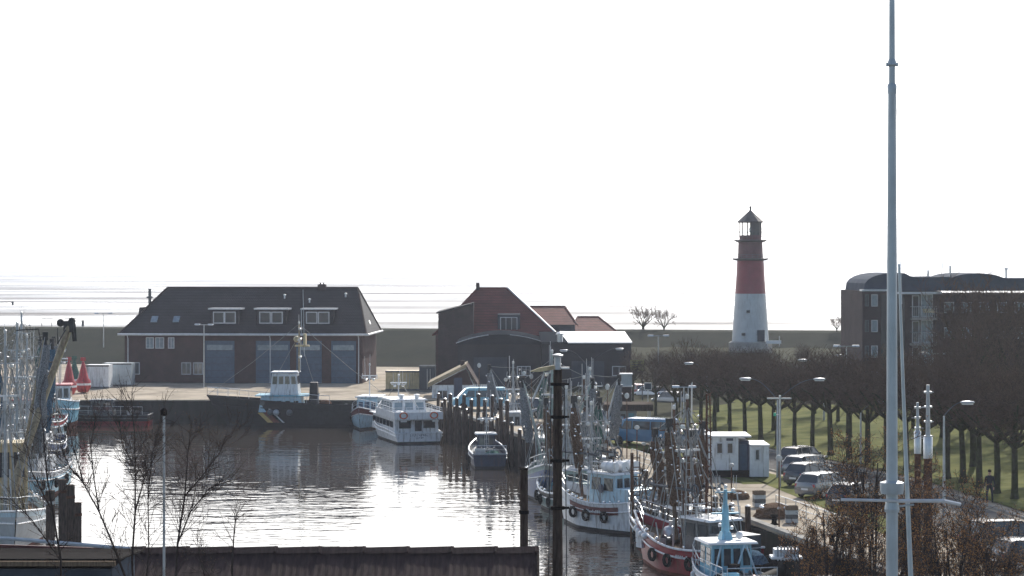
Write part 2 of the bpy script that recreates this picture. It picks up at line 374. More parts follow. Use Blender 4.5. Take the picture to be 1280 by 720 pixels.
# ------------------------------------------------------------------ buildings
def window(mb_parent, x0, x1, y, z0, z1, frame='fascia', glass='glass', name='window', bars=1, t=.06, fw=.07):
    f = MB(); f.box(x0, x1, y-t, y, z0, z0+fw); f.box(x0, x1, y-t, y, z1-fw, z1); f.box(x0, x0+fw, y-t, y, z0+fw, z1-fw); f.box(x1-fw, x1, y-t, y, z0+fw, z1-fw)
    for k in range(bars):
        xm = x0+(x1-x0)*(k+1)/(bars+1); f.box(xm-fw*.35, xm+fw*.35, y-t+.005, y-.002, z0+fw, z1-fw)
    o = f.build(name, frame, mb_parent)
    MB().box(x0+fw*.5, x1-fw*.5, y-t*.45, y+.02, z0+fw*.5, z1-fw*.5).build('pane', glass, o)
    return o

def big_house():
    Yf = 236; xl, xr = X_(147, Yf), X_(459, Yf); ze = Z_(418, Yf); zr = Z_(360, 243)
    t = thing('brick_depot_house', 'long brick house with dark hipped roof, three dormers and blue doors', 'house', ((xl+xr)/2, Yf, QZ), -3)
    hw = (xr-xl)/2; D = 14; e = ze-QZ; r = zr-QZ
    MB().box(-hw+.5, hw-.5, .5, D-.5, -.1, e-.15).build('wall', 'brick', t)
    rl, rr = -hw+3.9, hw-1.75; ym = 6.5
    A = (-hw, 0, e); B = (hw, 0, e); C = (hw, D, e); Dd = (-hw, D, e); E = (rl, ym, r); Fv = (rr, ym, r)
    ro = MB(); ro.face(A, B, Fv, E); ro.face(B, C, Fv); ro.face(C, Dd, E, Fv); ro.face(Dd, A, E); ro.face(A, Dd, C, B)
    roof = ro.build('roof', 'tiledark', t)
    rc = MB()
    for p, q in ((A, E), (B, Fv), (C, Fv), (E, Fv)): rc.tube(Vector(p)+Vector((0, 0, .05)), Vector(q)+Vector((0, 0, .05)), .11, .11, 6)
    rc.build('ridge_tiles', 'brickdark', roof)
    MB().path([(-hw-.1, -.16, e-.02), (hw+.1, -.16, e-.02)], .12, 8).path([(hw+.14, -.16, e-.02), (hw+.14, D, e-.02)], .12, 8).build('gutter', 'fascia', t)
    dp = MB()
    for x in (-hw+.9, hw-.9, hw*.22): dp.tube((x, .36, 0), (x, .36, e-.5), .06); dp.tube((x, .36, e-.5), (x, -.1, e-.1), .06)
    dp.build('downpipe', 'fascia', t)
    MB().box(rr-4.4, rr-3.5, ym-.3, ym+.3, r-.4, r+.42).box(rr-4.2, rr-4.05, ym-.1, ym+.1, r+.42, r+.6).box(rr-3.85, rr-3.7, ym-.1, ym+.1, r+.42, r+.6).build('chimney', 'brickdark', roof)
    MB().tube((-hw+1.6, 8, e), (-hw+1.6, 8, r-.1), .17, n=10).box(-hw+1.3, -hw+1.9, 7.7, 8.3, r-1.15, r-.95).build('flue_pipe', 'darksteel', roof)
    # small gabled wing at the west hip
    MB().extr([(-hw+.7, 5, e), (-hw+3.2, 5, e), (-hw+3.0, 5, r-2.1), (-hw+1.1, 5, r-2.1)], (0, 5, 0)).build('hip_wing', 'tiledark', t)
    s = 245/F*.985
    def px(x): return (x-640)*Yf/F-(xl+xr)/2
    for a, b in ((259, 297), (317, 357), (376, 416)):
        x0, x1 = px(a), px(b); yd = 1.3; z0 = e+(r-e)*yd/ym; z1 = z0+1.55
        d = MB().extr([(x0+.1, yd, z0-.1), (x0+.1, yd, z1), (x0+.1, yd+2.6, z1+.12)], (x1-x0-.2, 0, 0)).build('dormer', 'tiledark', roof)
        MB().box(x0-.15, x1+.15, yd-.25, yd+2.9, z1+.1, z1+.26).build('dormer_roof', 'fascia', roof)
        w = (x1-x0)
        for u in (.3, .68): 
            window(roof, x0+w*u-.62, x0+w*u+.62, yd-.01, z0+.15, z1-.12, bars=0, glass='glass', fw=.1)
    for cx in (187, 215):
        y0 = 1.6; z0 = e+(r-e)*y0/ym; y1 = 2.4; z1 = e+(r-e)*y1/ym
        MB().extr([(px(cx)-.35, y0, z0+.02), (px(cx)+.35, y0, z0+.02), (px(cx)+.35, y1, z1+.02), (px(cx)-.35, y1, z1+.02)], (0, -.06, .08)).build('skylight', 'glasspale', roof)
    y0 = 3.4; MB().extr([(hw-.45, 6, e+.9), (hw-1.0, 6, e+2.35), (hw-1.0, 7, e+2.35), (hw-.45, 7, e+.9)], (.12, 0, .05)).build('skylight', 'glasspale', roof)
    for a, b in ((255, 292), (319, 362), (370, 402), (414, 445)):
        x0, x1 = px(a), px(b)
        dr = MB().box(x0, x1, .44, .49, 0, e-.7).build('garage_door', 'doorblue', t)
        g = MB()
        for k in range(5): g.box(x0+.05, x1-.05, .41, .439, .6+k*.72, .64+k*.72)
        g.build('door_rib', 'navy', dr)
        MB().box(x0+.2, x1-.2, .40, .438, e-1.7, e-1.15).build('door_glass', 'glasspale', dr)
    for a, b in ((180, 190), (192, 203), (208, 216)): window(t, px(a), px(b), .49, e-1.55, e-.35, glass='glasspale', bars=1)
    for a in (160, 225, 240): window(t, px(a), px(a+12), .49, .9, 2.2, bars=1)
    # aerials and vents on the roof
    v = MB()
    for cx, yy in ((347, 5), (380, 4.4), (425, 5.2)):
        z = e+(r-e)*yy/ym; v.tube((px(cx), yy, z), (px(cx), yy, z+.35), .09); v.lathe([(.16, .35), (.16, .42), (.02, .5)], (px(cx), yy, z), 8)
    v.build('roof_vent', 'fascia', roof)
    return t
big_house()

def hip_house(name, label, cat, pl, pr, yeave, yridge, rl, rr, Y, D, wallm, roofm, base=2.1, rz=0):
    xl, xr = X_(pl, Y), X_(pr, Y); cx = (xl+xr)/2; t = thing(name, label, cat, (cx, Y, base), rz)
    e = Z_(yeave, Y)-base; r = Z_(yridge, Y+D/2)-base; a = X_(rl, Y+D/2)-cx; b = X_(rr, Y+D/2)-cx; h = (xr-xl)/2
    MB().box(-h+.3, h-.3, .3, D-.3, -.2, e-.02).build('wall', wallm, t)
    A, B, C, Dd, E, Fv = (-h, 0, e), (h, 0, e), (h, D, e), (-h, D, e), (a, D/2, r), (b, D/2, r)
    m = MB(); m.face(A, B, Fv, E); m.face(B, C, Fv); m.face(C, Dd, E, Fv); m.face(Dd, A, E); m.face(A, Dd, C, B)
    ro = m.build('roof', roofm, t)
    g = MB()
    for p, q in ((A, E), (B, Fv), (E, Fv)): g.tube(p, q, .1)
    g.build('ridge_tiles', roofm, ro)
    return t, ro, e, r, h, cx
t, ro, e, r, h, cx = hip_house('red_roof_house', 'tall brick house with steep red hipped roof behind the grey sheds', 'house', 541, 697, 419, 360, 597, 632, 246, 13, 'brick', 'tilered')
MB().box(-2.25, -1.85, 6.2, 6.8, r-.3, r+.6).build('chimney', 'brickdark', ro)
# lean-to wing on the west
x0, x1 = X_(548, 246)-cx, X_(592, 246)-cx; za, zb = Z_(392, 246)-2.1, Z_(381, 246)-2.1
MB().extr([(x0, -.8, -.1), (x1, -.8, -.1), (x1, -.8, zb), (x0, -.8, za)], (0, 9, 0)).build('wing_wall', 'brickdark', t)
MB().extr([(x0-.2, -1, za), (x1, -1, zb+.05), (x1, -1, zb+.25), (x0-.2, -1, za+.18)], (0, 9.4, 0)).build('wing_roof', 'tiledark', t)
fx0, fx1 = X_(622, 246)-cx, X_(650, 246)-cx
d = MB().extr([(fx0, .8, e+.1), (fx0, .8, e+2.3), (fx0, 3.4, e+2.4)], (fx1-fx0, 0, 0)).build('dormer', 'shedgrey', ro)
window(d, fx0+.3, fx1-.3, .79, e+.5, e+2.0, glass='glass', bars=2)
MB().tube((h+.02, -.02, e+.06), (X_(634, 252)-cx, 6.5, r+.1), .13, n=6).build('verge_flashing', 'fascia', ro)
hip_house('red_roof_annex', 'lower brick house with red roof just behind the tall red house', 'house', 652, 722, 406, 383, 662, 706, 262, 9, 'shedgrey', 'tilered', rz=0)
hip_house('red_roof_cottage', 'smallest red roofed house, at the end of the three', 'house', 712, 771, 414, 396, 722, 748, 272, 8, 'brickdark', 'tilered')

# barrel roofed shed
def barrel_shed():
    Y = 224; x0, x1 = X_(572, Y), X_(676, Y); t = thing('barrel_roof_shed', 'dark grey shed with shallow curved roof edge below the red house', 'shed', ((x0+x1)/2, Y, QZ))
    h = (x1-x0)/2; e = Z_(429, Y)-QZ; pk = Z_(418, Y)-QZ
    MB().box(-h, h, 0, 14, -.1, e-.05).build('wall', 'shedclad', t)
    arc = [(-h-.15+(2*h+.3)*i/16, -.2, e+(pk-e)*(1-((i-8.4)/8.4)**2 if i > 0 else 0)) for i in range(17)]
    m = MB().extr([(a[0], a[1], max(e-.02, a[2])) for a in arc]+[(h+.15, -.2, e-.12), (-h-.15, -.2, e-.12)], (0, 14.4, 0)); ro = m.build('roof', 'roofdark', t)
    MB().path([(a[0], -.26, max(e, a[2])+.02) for a in arc[0:7]], .04).path([(a[0], -.26, max(e, a[2])+.0) for a in arc[10:17]], .025).build('edge_trim', 'fascia', ro)
    d = MB().box(-2.6, .8, -.06, -.01, 0, 3.3).build('sliding_door', 'shedgrey', t)
    MB().box(-.9, -.83, -.12, -.062, 1, 1.6).build('handle', 'galv', d)
    window(t, 1.8, 3.2, -.005, 1.4, 2.4, bars=2)
barrel_shed()
def flat_shed():
    Y = 222; x0, x1 = X_(677, Y), X_(789, Y); t = thing('white_roof_shed', 'grey clad hall with bright white sloping flat roof', 'shed', ((x0+x1)/2, Y, QZ)); cx = (x0+x1)/2
    zf = Z_(428, Y)-QZ; D = 14; zb = Z_(414.5, Y+D)-QZ
    h = (x1-x0)/2
    MB().extr([(-h, 0, -.1), (-h, 0, zf-.12), (-h, D, zb-.12), (-h, D, -.1)], (2*h, 0, 0)).build('wall', 'shedclad', t)
    xa = X_(710, Y)-cx
    m = MB().extr([(xa, -.2, zf-.1), (h+.1, -.2, zf-.1), (X_(781, Y+D)-cx, D+.2, zb-.1), (X_(699, Y+D)-cx, D+.2, zb-.1)], (0, 0, .12)); ro = m.build('roof', 'whiteroof', t)
    MB().extr([(-h-.1, -.1, zf-.1), (xa-.02, -.1, zf-.1), (X_(699, Y+D)-cx-.02, D, zb-.1), (-h-.1, D, zb-.1)], (0, 0, .1)).build('lean_roof', 'roofdark', t)
    MB().tube((xa-.8, .5, zf), (xa-.8, .5, zf+.75), .3, n=12).lathe([(.42, .75), (.42, .9), (.05, 1.1)], (xa-.8, .5, zf), 12).build('roof_vent', 'galv', ro)
    MB().box(-1.5, 1.8, -.05, -.01, 0, 3).build('roller_door', 'shedgrey', t)
    window(t, 2.6, 4, -.005, 1.5, 2.5, bars=1)
flat_shed()

# white cottage on the quay corner
def cottage():
    Y = 210; x0, x1 = X_(540, Y), X_(592, Y); cx = (x0+x1)/2; h = (x1-x0)/2
    t = thing('white_quay_cottage', 'white walled hut with brown gable roof on the quay corner', 'hut', (cx, Y, QZ))
    e = Z_(481, Y)-QZ; pk = Z_(458, Y)-QZ
    MB().extr([(-h, 0, -.05), (h, 0, -.05), (h, 0, e), (X_(583, Y)-cx, 0, pk-.1), (-h, 0, e)], (0, 6, 0)).build('wall', 'white', t)
    xm = X_(583, Y)-cx
    MB().extr([(-h-.4, -.35, e-.25), (xm, -.35, pk-.05), (xm, -.35, pk+.25), (-h-.4, -.35, e+.15)], (0, 6.7, 0)).build('roof', 'litroof', t)  # lit slope, painted paler than the other half of the roof
    MB().extr([(xm+.01, -.35, pk-.05), (h+.5, -.35, e-.3), (h+.5, -.35, e-.1), (xm+.01, -.35, pk+.12)], (0, 6.7, 0)).build('roof', 'brownroof', t)  # same roof, its unlit slope painted darker
    MB().extr([(-h+.2, -.04, e-.02), (h-.05, -.04, e-.02), (xm, -.04, pk-.2)], (0, .035, 0)).build('gable_boards', 'brownroof', t)
    MB().box(xm-.6, xm-.2, 1.5, 2, pk-.4, pk+.5).build('chimney', 'brickdark', t)
    window(t, -h+.5, -h+1.5, -.005, e-1.5, e-.5); MB().box(.1, .9, -.05, -.005, 0, 1.95).build('door', 'navy', t)
    f = thing('white_yard_fence', 'low white boarded fence beside the white quay hut', 'fence', (X_(603, 209), 209, QZ))
    m = MB()
    for i in range(11): m.box(-.9+i*.18, -.77+i*.18, 0, .05, .1, 1.35)
    m.build('board', 'white', f); MB().box(-1, 1.1, .05, .12, .3, .4).box(-1, 1.1, .05, .12, 1.05, 1.15).build('rail', 'white', f)
cottage()

def apartment():
    Y = 198; cx = X_(1160, Y); t = thing('brick_apartment_block', 'four storey brick apartment block with curved metal roofs and balconies', 'building', (cx, Y, 3.5))
    def x(p): return X_(p, Y)-cx
    def z(p): return Z_(p, Y)-3.5
    e = z(364)
    MB().box(x(1078), x(1176), 0, 13, -2, e).build('wall', 'brickdark', t)
    MB().box(x(1176)+.01, x(1340), 2.2, 15, -2, e-.3).build('wing_wall', 'brickdark', t)
    pr = []
    for i in range(13): a = math.pi*i/12; pr.append((x(1122)-math.cos(a)*(x(1163)-x(1122)), z(363)+(z(341)-z(363))*math.sin(a)**.7))
    pr = [p for p in pr if p[0] <= x(1135)]
    prof = pr+[(x(1140), z(345.5)), (x(1146), z(346.5)), (x(1190), z(346))]
    for i in range(9):
        a = math.pi*(.15+.7*i/8); prof.append((x(1224)-math.cos(a)*(x(1260)-x(1224)), z(352)+(z(341.5)-z(352))*math.sin(a)))
    prof += [(x(1262), z(348)), (x(1340), z(348)), (x(1340), e+.02)]
    prof[0] = (prof[0][0], e+.02)
    ro = MB().extr([(a, .6, b) for a, b in prof], (0, 11, 0)).build('roof', 'roofblue', t)
    MB().box(x(1077), x(1112), -.25, 1.2, e+.0, e+.16).box(x(1112), x(1175), -.9, 1.0, e-.25, e-.06).build('eave_edge', 'fascia', t)
    m = MB()
    for p, h_ in ((1196, 1.2), (1267, .9), (1168, .8)): m.tube((x(p), 3, z(349)), (x(p), 3, z(349)+h_), .09)
    m.box(x(1265), x(1269), 2.9, 3.1, z(349)+.85, z(349)+1.0)
    m.build('flue_pipe', 'galv', ro)
    MB().box(x(1101), x(1131), -.12, -.01, 0, e-.3).build('recess_panel', 'glass', t)  # flat dark panel in place of a recess in the front
    for k in range(4): 
        a, b = 368+k*32, 383+k*32; window(t, x(1089), x(1097), -.01, z(b), z(a), glass='glasspale', bars=0, fw=.06)
        window(t, x(1081), x(1086), -.01, z(b), z(a), frame='darksteel', glass='glass', bars=1)
    for k in range(4):
        zt = z(397+k*32)
        b_ = MB().box(x(1137), x(1168), -1.3, -.01, zt-.18, zt).build('balcony', 'concrete', t)
        m = MB().tube((x(1137)+.05, -1.25, zt+1), (x(1168)-.05, -1.25, zt+1), .03).tube((x(1137)+.05, -1.25, zt+1), (x(1137)+.05, -.05, zt+1), .03)
        for i in range(13): xx = x(1137)+.05+i*(x(1168)-x(1137)-.1)/12; m.tube((xx, -1.25, zt), (xx, -1.25, zt+1), .015, n=4)
        m.build('railing', 'galv', b_)
        window(t, x(1151), x(1166), -.01, zt+.05, zt+2.1, glass='glasspale', bars=1); window(t, x(1140), x(1149), -.01, zt+.05, zt+2.0, glass='glass', bars=0)
    ch = thing('balcony_awning', 'small cream sun awning on the top balcony of the apartment block', 'awning', (X_(1160, 197.0), 197.2, Z_(386, 197)))
    MB().extr([(-.5, 0, 0), (.5, 0, 0), (.5, -.7, -.3), (-.5, -.7, -.3)], (0, 0, -.04)).build('canvas', 'cream', ch); MB().tube((-.45, -.68, -.3), (-.45, -.1, -.7), .02).tube((.45, -.68, -.3), (.45, -.1, -.7), .02).build('arm', 'galv', ch)
    for k in range(6): window(t, x(1186)+k*1.6, x(1186)+k*1.6+.9, 2.19, z(392), z(378), glass='glasspale', bars=0); window(t, x(1186)+k*1.6, x(1186)+k*1.6+.9, 2.19, z(424), z(410), glass='glasspale', bars=0)
apartment()

def lighthouse():
    Y = 262; s = Y/F; bz = Z_(430, 262); t = thing('lighthouse', 'red and white striped lighthouse with dark conical lantern roof', 'lighthouse', (X_(938, Y), Y, bz))
    def z(p): return Z_(p, Y)-bz
    MB().lathe([(27*s, -2.5), (27*s, z(428)), (24*s, z(426.5))], n=40).build('plinth', 'concrete', t, True)
    lw = MB().lathe([(23*s, z(427)), (21*s, z(397)), (19*s, z(367))], n=40).build('white_shaft', 'lhwhite', t, True)
    MB().lathe([(19.02*s, z(367)), (17.6*s, z(345)), (16.6*s, z(324))], n=40).build('red_shaft', 'lhred', t, True)
    MB().lathe([(15.8*s, z(324)), (15.2*s, z(300))], n=40).build('upper_shaft', 'lhdark', t, True)
    def gal(zc, r, h, name='gallery'):
        g = MB().lathe([(r-.35, zc-.22), (r, zc-.08), (r, zc+.06), (r-.1, zc+.07)], n=40).build(name, 'lhroof', t)
        m = MB()
        for k in range(20):
            a = 2*math.pi*k/20; m.tube(((r-.05)*math.cos(a), (r-.05)*math.sin(a), zc), ((r-.05)*math.cos(a), (r-.05)*math.sin(a), zc+h), .022, n=4)
        for hh in (h*.5, h):
            m.path([((r-.05)*math.cos(2*math.pi*k/24), (r-.05)*math.sin(2*math.pi*k/24), zc+hh) for k in range(25)], .022, 4)
        m.build('railing', 'darksteel', g)
    gal(z(323.5), 22.5*s, .5); gal(z(300.5), 20.5*s, 1.0)
    MB().lathe([(14*s, z(300)), (14*s, z(294))], n=24).build('lantern_base', 'lhdark', t)
    m = MB()
    for k in range(12):
        a = 2*math.pi*k/12+.13; m.tube((14*s*math.cos(a), 14*s*math.sin(a), z(294)), (14*s*math.cos(a), 14*s*math.sin(a), z(278)), .06, n=4)
    ln = m.build('lantern_frame', 'lhroof', t)
    # blanked landward panels and the lens
    a0 = 2*math.pi*8.6/12; m = MB()
    m.loft([[(13.7*s*math.cos(R(a)), 13.7*s*math.sin(R(a)), zz) for a in range(-95, 100, 13)] for zz in (z(294.2), z(278.2))], closed=False, caps=False)
    m.build('blind_panel', 'lhroof', ln)
    MB().lathe([(.5, z(297)), (.5, z(292)), (.75, z(290)), (.8, z(286)), (.6, z(282)), (.2, z(280))], (.6, 0, 0), n=16).build('lens', 'glasspale', ln, True)
    MB().lathe([(16.6*s, z(278.5)), (16.8*s, z(277)), (15*s, z(275.5)), (2*s, z(263.5)), (1.3*s, z(262.5)), (1.3*s, z(260.5))], n=12).build('roof', 'lhroof', t)
    MB().ball((0, 0, z(259.3)), .16).tube((0, 0, z(260)), (0, 0, z(256)), .04).build('finial', 'lhroof', t)
    dr = MB().box(.6, 1.45, -23*s-.05, -1.5, z(426), z(412)).build('door', 'shedgrey', t)
    for px_, py_ in ((933, 389), (927, 417)):
        MB().box(px_*s-938*s-.2, px_*s-938*s+.2, -23.3*s if py_ > 400 else -22.2*s+.1, -1.2, z(py_+1.6), z(py_-1.6)).build('window', 'glass', t)
    # white hut things at the foot
    b = thing('white_info_board', 'small white boards standing at the foot of the lighthouse', 'sign', (X_(967, 260), 260, bz))
    MB().box(-.9, .9, 0, .06, .1, .5).build('board', 'cleanwhite', b); MB().tube((-.7, .1, -.2), (-.7, .1, 1.2), .04).tube((.7, .1, -.2), (.7, .1, 1.0), .04).build('post', 'cleanwhite', b)
lighthouse()

# foreground long roof
def near_roof():
    Y = 60; xr = X_(672, Y); t = thing('near_boathouse', 'long low boathouse with dark brown corrugated roof ridge', 'building', (-12, Y, QZ)); ox = 12
    zr = Z_(686, Y)-QZ; x0 = -16
    m = MB(); n = 150; x1 = xr+ox; step = (x1-x0)/n
    slope = .6
    for side, dy in (('f', -6), ('b', 6)):
        A = []; B = []
        for i in range(n*2+1):
            x = x0+(x1-x0)*i/(n*2); wv = .012*(i % 2); A.append((x, 0, zr+wv-.03)); B.append((x, dy, zr-abs(dy)*slope+wv-.03))
        m.loft([A, B], closed=False, caps=False)
    ro = m.build('roof', 'brownroof', t)
    c = MB(); k = 0; x = x0
    while x < x1-.1:
        w = min(1.2, x1-x); dz = .035
        c.extr([(x, -.22, zr-.11), (x, 0, zr+.04), (x, .22, zr-.11)], (w+.02, 0, .035 if k % 1 == 0 else 0)); 
        c.tube((x+w-.05, -.2, zr-.07), (x+w-.05, 0, zr+.06), .035, n=5)
        x += w; k += 1
    c.build('ridge_cap', 'brownroof', ro)
    MB().extr([(x0+.2, -5.8, -.1), (x0+.2, -5.8, zr-3.7), (x0+.2, 0, zr-.15), (x0+.2, 5.8, zr-3.7), (x0+.2, 5.8, -.1)], (x1-x0-.5, 0, 0)).build('wall', 'timber', t)
    MB().extr([(x1-.02, -6, zr-3.6-.14), (x1-.02, 0, zr-.14), (x1-.02, 6, zr-3.6-.14), (x1-.02, 6, zr-3.55), (x1-.02, 0, zr+.05), (x1-.02, -6, zr-3.55)], (.06, 0, 0)).build('barge_board', 'timber', t)
near_roof()
def near_flat():
    Y = 50; t = thing('near_flat_roof_cabin', 'flat roofed cabin with pale edge strip and blue grey wall in front of the boathouse', 'cabin', (X_(60, Y), Y, QZ))
    z = lambda p: Z_(p, Y)-QZ
    MB().box(-6, X_(140, Y)-X_(60, Y), 0, 3, -.1, z(711)).build('wall', 'roofblue', t)
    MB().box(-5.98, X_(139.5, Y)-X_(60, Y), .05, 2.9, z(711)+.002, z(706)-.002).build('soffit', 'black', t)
    MB().box(-6.1, X_(146, Y)-X_(60, Y), -.25, -.1, z(706), z(700)).build('roof_edge', 'timberlight', t)
    MB().extr([(-6.1, -.1, z(699.9)), (X_(150, Y)-X_(60, Y), -.1, z(699.9)), (X_(150, Y)-X_(60, Y), 3.2, Z_(689, 53.2)-QZ), (-6.1, 3.2, Z_(684, 53.2)-QZ)], (0, 0, .04)).build('roof', 'black', t)
    MB().path([(-6.1, 3.3, Z_(672, 53.3)-QZ), (X_(10, 53.3)-X_(60, 50), 3.3, Z_(673, 53.3)-QZ), (X_(163, 53.3)-X_(60, 50), 3.3, Z_(686, 53.3)-QZ)], .05, 6).build('pipe_rail', 'fascia', t)
    MB().extr([(-6.1, 3.35, Z_(700, 53)-QZ), (X_(163, 53.3)-X_(60, 50), 3.35, Z_(700, 53)-QZ), (X_(163, 53.3)-X_(60, 50), 3.35, Z_(686.5, 53.3)-QZ), (-6.1, 3.35, Z_(674, 53.3)-QZ)], (0, .06, 0)).build('parapet', 'maroon', t)
near_flat()

# ------------------------------------------------------------------ boats
def lettering(x0, x1, y, z, h, seed, axis='x', n=None):
    """a short row of worn, unreadable painted letters: strokes only"""
    r = random.Random(seed); m = MB(); n = n or max(3, int(abs(x1-x0)/h/.9)); w = (x1-x0)/n
    for i in range(n):
        a = x0+i*w
        if r.random() < .12: continue
        for k in range(r.choice((2, 2, 3))):
            u = a+abs(w)*r.uniform(.05, .5); hh = h*r.choice((1, .6, .5)); zz = z+(h-hh)*r.choice((0, 1))
            if r.random() < .5: hh = h*.2; zz = z+h*r.choice((0, .4, .8)); ww = abs(w)*.5
            else: ww = abs(w)*.18
            if axis == 'x': m.box(u, u+ww, y-.012, y+.004, zz, zz+hh)
            else: m.box(y-.004, y+.012, u, u+ww, zz, zz+hh)
    return m
def hull(t, L, B, fb, fm, fs, tw=.7, top='white', boot='boot', rail='white', deck='timberlight', drop=.45, wl=.18, rake=.12, band=None, bh=.3):
    """displacement hull, +Y is the bow; returns half width and sheer functions"""
    N = 18
    def w(s):
        if s < .42: return B/2*(tw+(1-tw)*math.sin(math.pi/2*s/.42))
        return B/2*max(.012, 1-((s-.42)/.58)**2.4)
    def sh(s): 
        return fm+(fs-fm)*((.38-s)/.38)**2 if s < .38 else fm+(fb-fm)*((s-.38)/.62)**1.8
    def yy(s, z): return -L/2+L*s+rake*L*(s**4)*(z/fb)*.8-(1-s)**6*0*z
    def pt(s, k, z, side): return (side*w(s)*k*(1 if z > .3 or s < .6 else 1-.45*(s-.6)/.4), yy(s, z), z)
    def ring(s, levels): return [pt(s, k, z, 1) for k, z in levels]
    ss = [i/N for i in range(N+1)]
    def shell(levf, name, mat, par, close_stern=True):
        m = MB()
        for side in (1, -1):
            rings = [[pt(s, k, z, side) for k, z in levf(s)] for s in ss]; m.loft(rings, closed=False, caps=False)
        if close_stern:
            a = [pt(0, k, z, 1) for k, z in levf(0)]; b = [pt(0, k, z, -1) for k, z in levf(0)][::-1]; m.face(*(a+b))
        return m.build(name, mat, par, smooth=True)
    shell(lambda s: [(.05, -.7), (.7, -.35), (.88, 0), (.91, wl)], 'hull_bottom', boot, t)
    top_ = [(.915, wl), (.96, .55)]
    if band:
        hb = shell(lambda s: [(.915, wl), (.97, (wl+sh(s)-bh)/2+.05), (1.0, sh(s)-bh)], 'hull', top, t)
        shell(lambda s: [(1.0, sh(s)-bh), (1.02, sh(s))], 'bulwark', band, t)
    else:
        hb = shell(lambda s: [(.915, wl), (.97, (wl+sh(s))/2), (1.0, sh(s))], 'hull', top, t)
    # inner bulwark and deck
    m = MB()
    for side in (1, -1):
        m.loft([[(side*max(.01, w(s)-.07), yy(s, sh(s))-.0, sh(s)), (side*max(.01, w(s)-.09), yy(s, sh(s)-drop)-(.08 if s > .9 else 0), sh(s)-drop)] for s in ss], closed=False, caps=False)
    m.build('bulwark_inside', top if not band else band, t)
    m = MB(); m.loft([[(-w(s)*.96, yy(s, sh(s)-drop), sh(s)-drop), (w(s)*.96, yy(s, sh(s)-drop), sh(s)-drop)] for s in ss], closed=False, caps=False); m.build('deck', deck, t)
    m = MB()
    for side in (1, -1): m.path([(side*w(s)*1.01, yy(s, sh(s)), sh(s)+.02) for s in ss], .06, 6)
    m.path([(-w(0), -L/2, sh(0)+.02), (w(0), -L/2, sh(0)+.02)], .06, 6)
    m.build('cap_rail', rail, t)
    m = MB()
    for side in (1, -1): m.path([(side*(w(s)*(.985)+.03), yy(s, sh(s)*.72), sh(s)*.72) for s in ss], .05, 5)
    m.build('rubbing_strake', rail, t)
    return w, sh, yy
def house(t, x0, x1, y0, y1, z0, z1, wall='white', roof='white', lean=.12, wins=(3, 2), glass='glass', name='wheelhouse', ov=.18, wz=(.45, .88)):
    """wheelhouse with raking walls, framed panes on all four sides and an overhanging roof"""
    hgt = z1-z0; m = MB().taper(x0, x1, y0, y1, z0, z1, lean*.5, lean); wh = m.build(name, wall, t, bevel=.03)
    def sidewin(n, axis, s):
        for i in range(n):
            a, b = (i+.14)/n, (i+.86)/n
            q = []
            for u, v in ((a, wz[0]), (b, wz[0]), (b, wz[1]), (a, wz[1])):
                z = z0+hgt*v; 
                if axis == 'y':
                    ins = lean*v; xa = x0+.5*ins+.05; xb = x1-.5*ins-.05; q.append((xa+(xb-xa)*u, (y0+ins-.015) if s < 0 else (y1-ins+.015), z))
                else:
                    ins = lean*.5*v; ya = y0+lean*v+.05; yb = y1-lean*v-.05; q.append(((x0+ins-.015) if s < 0 else (x1-ins+.015), ya+(yb-ya)*u, z))
            nrm = (0, s*.02, 0) if axis == 'y' else (s*.02, 0, 0)
            MB().extr(q, nrm).build('window', glass, wh)
    sidewin(wins[0], 'y', -1); sidewin(wins[0], 'y', 1); sidewin(wins[1], 'x', -1); sidewin(wins[1], 'x', 1)
    r = MB().taper(x0-ov+lean*.4, x1+ov-lean*.4, y0-ov+lean, y1+ov-lean, z1+.002, z1+.12, .06, .06).build('wheelhouse_roof', roof, wh, bevel=.02)
    return wh
def fenders(t, w, sh, yy, ss, side, mat='rubber'):
    for s in ss:
        x = side*(w(s)+.13); z = sh(s)*.5; y = yy(s, z)
        f = MB().lathe([(.02, -.28), (.12, -.22), (.13, .18), (.04, .28)], (x, y, z), 8).build('fender', mat, t, True)
def tyres(t, w, sh, yy, ss, side):
    for s in ss:
        x = side*(w(s)+.1); z = sh(s)*.55; y = yy(s, z); m = MB()
        m.path([(x, y+.26*math.cos(k*math.pi/5), z+.26*math.sin(k*math.pi/5)) for k in range(11)], .09, 6); m.build('tyre_fender', 'rubber', t, True)
